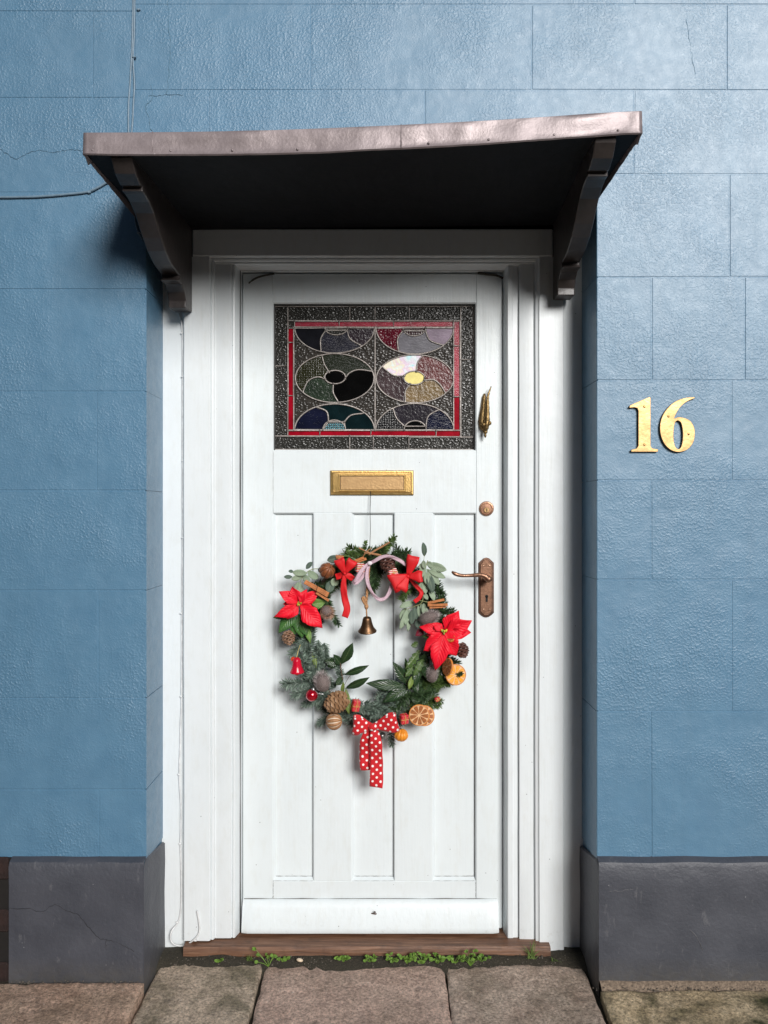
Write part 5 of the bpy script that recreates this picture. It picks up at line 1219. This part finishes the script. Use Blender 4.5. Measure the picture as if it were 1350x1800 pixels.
def oslice(parts, label, d=.05):
    root = thing('orange_slice', W(parts[0][0], parts[0][1], d), label, 'orange slice', 'dried orange slices on the wreath')
    for (u, v, r, ax, flesh, dd) in parts:
        c = W(u, v, d+dd); ax = V(ax).normalized(); a = ax.cross(V((.1,.2,1))).normalized(); b = ax.cross(a)
        m = MB(); m.lathe(c, ax, [(r*.88,-.0028),(r*.97,-.003),(r,-.001),(r,.001),(r*.97,.003),(r*.90,.0026)], 36); o = mk('rind', m, simple('rind_orange', (.62,.22,.04), .45, var=.25, vscale=150), root, smooth=True)
        m = MB(); m.lathe(c, ax, [(.0005,-.0018),(r*.92,-.0018),(r*.93,0),(r*.92,.0018),(.0005,.0018)], 36); mk('pith', m, PITHO, root, smooth=True, angle=40)
        for k in range(9):
            q0, q1 = k*math.pi*2/9+.06, (k+1)*math.pi*2/9-.06; m = MB(); pl = []
            for (rr_, qq) in ((.12,(q0+q1)/2),(.5,q0),(.83,q0+.05),(.87,(q0*.67+q1*.33)),(.87,(q0*.33+q1*.67)),(.83,q1-.05),(.5,q1)): pl.append(c + ax*.0014 + (a*math.cos(qq)+b*math.sin(qq))*r*rr_)
            m.prism(pl, ax*.0016); mk('flesh', m, flesh, root)
FLB = simple('flesh_brown', (.34,.115,.035), .35, var=.4, vscale=150, bump=.001); FLO = simple('flesh_orange', (.80,.33,.015), .3, var=.25, vscale=130, bump=.001)
oslice(((737,1257,.031,(-.1,-1,.1),FLB,.006),(746,1258,.030,(.0,-1,.15),FLB,-.002)), 'pair of brown dried orange slices at the lower right of the wreath', .052)
oslice(((801,1186,.031,(.1,-1,.1),FLO,0),), 'bright orange dried slice beside the right poinsettia', .044)
oslice(((787,1172,.026,(-.95,-.5,.2),FLB,0),), 'dried orange slice seen edge-on left of the bright slice', .048)
oslice(((793,1122,.0125,(-.4,-.6,.7),FLB,0),), 'small dried orange slice tucked under the right poinsettia petals', .068)
# red bell, baubles, parcels
GLR = N('red_glossy_bauble'); GLR.val('Base Color', (.50,.004,.020)); GLR.val('Roughness', .12); GLR.val('Metallic', .55); GLR.val('Coat Weight', .8); GLR = GLR.m
LAC = simple('red_lacquer', (.55,.006,.028), .22, var=.1, vscale=60, bump=.0012, bscale=110); GOLD = simple('gold_thread', (.62,.46,.12), .4, .3)
rb = thing('red_bell', W(521, 1171, .05), 'glossy red bell ornament at the left of the wreath', 'ornament')
o = W(521.5, 1157, .055); m = MB(); m.lathe(o, (.02,.1,-1), [(.0005,-.003),(.006,-.002),(.0105,.002),(.0125,.008),(.0130,.016),(.0150,.026),(.0185,.036),(.0215,.041),(.0205,.043),(.014,.0435),(.0005,.0435)], 24); mk('body', m, LAC, rb, smooth=True)
m = MB(); m.ball(o + V((.0005,0,-.047)), .0052, .0052, .004, 10, 8); mk('clapper', m, CIN, rb, smooth=True); m = MB(); m.tube([o + V((0,0,.003)), W(524,1144,.05), W(528,1133,.046)], .0006, 5); mk('thread', m, GOLD, rb)
m = MB(); m.ball(W(515.5, 1159, .046), .0078); tag(mk('berry', m, simple('red_berry', (.62,.05,.012), .25), None, smooth=True), 'small orange red berry behind the red bell', 'berry')
bb = thing('bauble', W(548, 1222, .055), 'round shiny red bauble at the lower left of the wreath', 'bauble'); m = MB(); m.ball(W(548, 1222, .055), .0180, n=28, m=18); mk('ball', m, GLR, bb, smooth=True)
m = MB(); m.tube(spline([W(551,1207,.058), W(553,1213,.064), W(560,1219,.068), W(570,1220,.066)], 5), .0008, 5); m.lathe(W(551,1211,.06), (.3,-.2,1), [(.005,-.003),(.005,.002),(.001,.003)], 10); mk('hanger', m, simple('silver_thread', (.6,.6,.6), .3, .8), bb, smooth=True)
jb = thing('jingle_bell', W(672, 1294, .03), 'small silver jingle bell behind the polka dot bow', 'bell'); m = MB(); m.ball(W(672, 1294, .03), .0115); mk('ball', m, simple('dull_silver', (.30,.30,.29), .3, .9), jb, smooth=True); m = MB(); m.tube([W(668,1296,.036)+V((0,-.0055,0)), W(676,1292,.036)+V((0,-.0055,0))], .001, 5); mk('slot', m, DARK, jb)
PARC = N('red_parcel_paper'); _v = PARC.voro(PARC.obj(), 420, rnd=.2); PARC.val('Base Color', PARC.mix(PARC.ramp(_v, [(.20, 1), (.30, 0)]), (.56,.008,.022), (.80,.60,.55))); PARC.val('Roughness', .45); PARC = PARC.m
STRP = m_stripe('candy_stripe_paper', (.55,.015,.03), (.80,.66,.60), 62, 'Z')
def parcel(u, v, w_, h, rot, mat, label, d=.05):
    c = W(u, v, d); root = thing('gift_parcel', c, label, 'ornament', 'little parcels on the wreath'); R = Matrix.Translation(c) @ Matrix.Rotation(rot, 4, 'Y') @ Matrix.Rotation(.35, 4, 'Z') @ Matrix.Rotation(.2, 4, 'X')
    m = MB(); m.cbox(-w_/2, w_/2, -w_*.4, w_*.4, -h/2, h/2, .002, R); mk('box', m, mat, root)
    m = MB(); e_ = .0006
    m.cbox(-.0008, .0008, -w_*.4-e_, w_*.4+e_, -h/2-e_, h/2+e_, .0003, R); m.cbox(-w_/2-e_, w_/2+e_, -w_*.4-e_*1.3, w_*.4+e_*1.3, -.0008, .0008, .0003, R); m.tube([R @ V((-.004,-w_*.4-.001,h/2*.4)), R @ V((0,-w_*.4-.003,0)), R @ V((.005,-w_*.4-.001,h*.25))], .0006, 5); mk('string', m, GOLD, root)
parcel(625.5, 1240, .022, .034, .12, PARC, 'little red parcel left above the polka dot bow', .056); parcel(710.5, 1263.5, .023, .028, -.08, PARC, 'little red parcel right of the polka dot bow', .05)
parcel(633, 998, .025, .025, .1, STRP, 'red and white striped parcel beside the left velvet bow', .056); parcel(690, 1007, .026, .024, -.45, STRP, 'red and white striped parcel under the top pine cone', .056); parcel(768.5, 1229, .015, .012, -.5, PARC, 'tiny pink red parcel at the lower right edge of the wreath', .044)
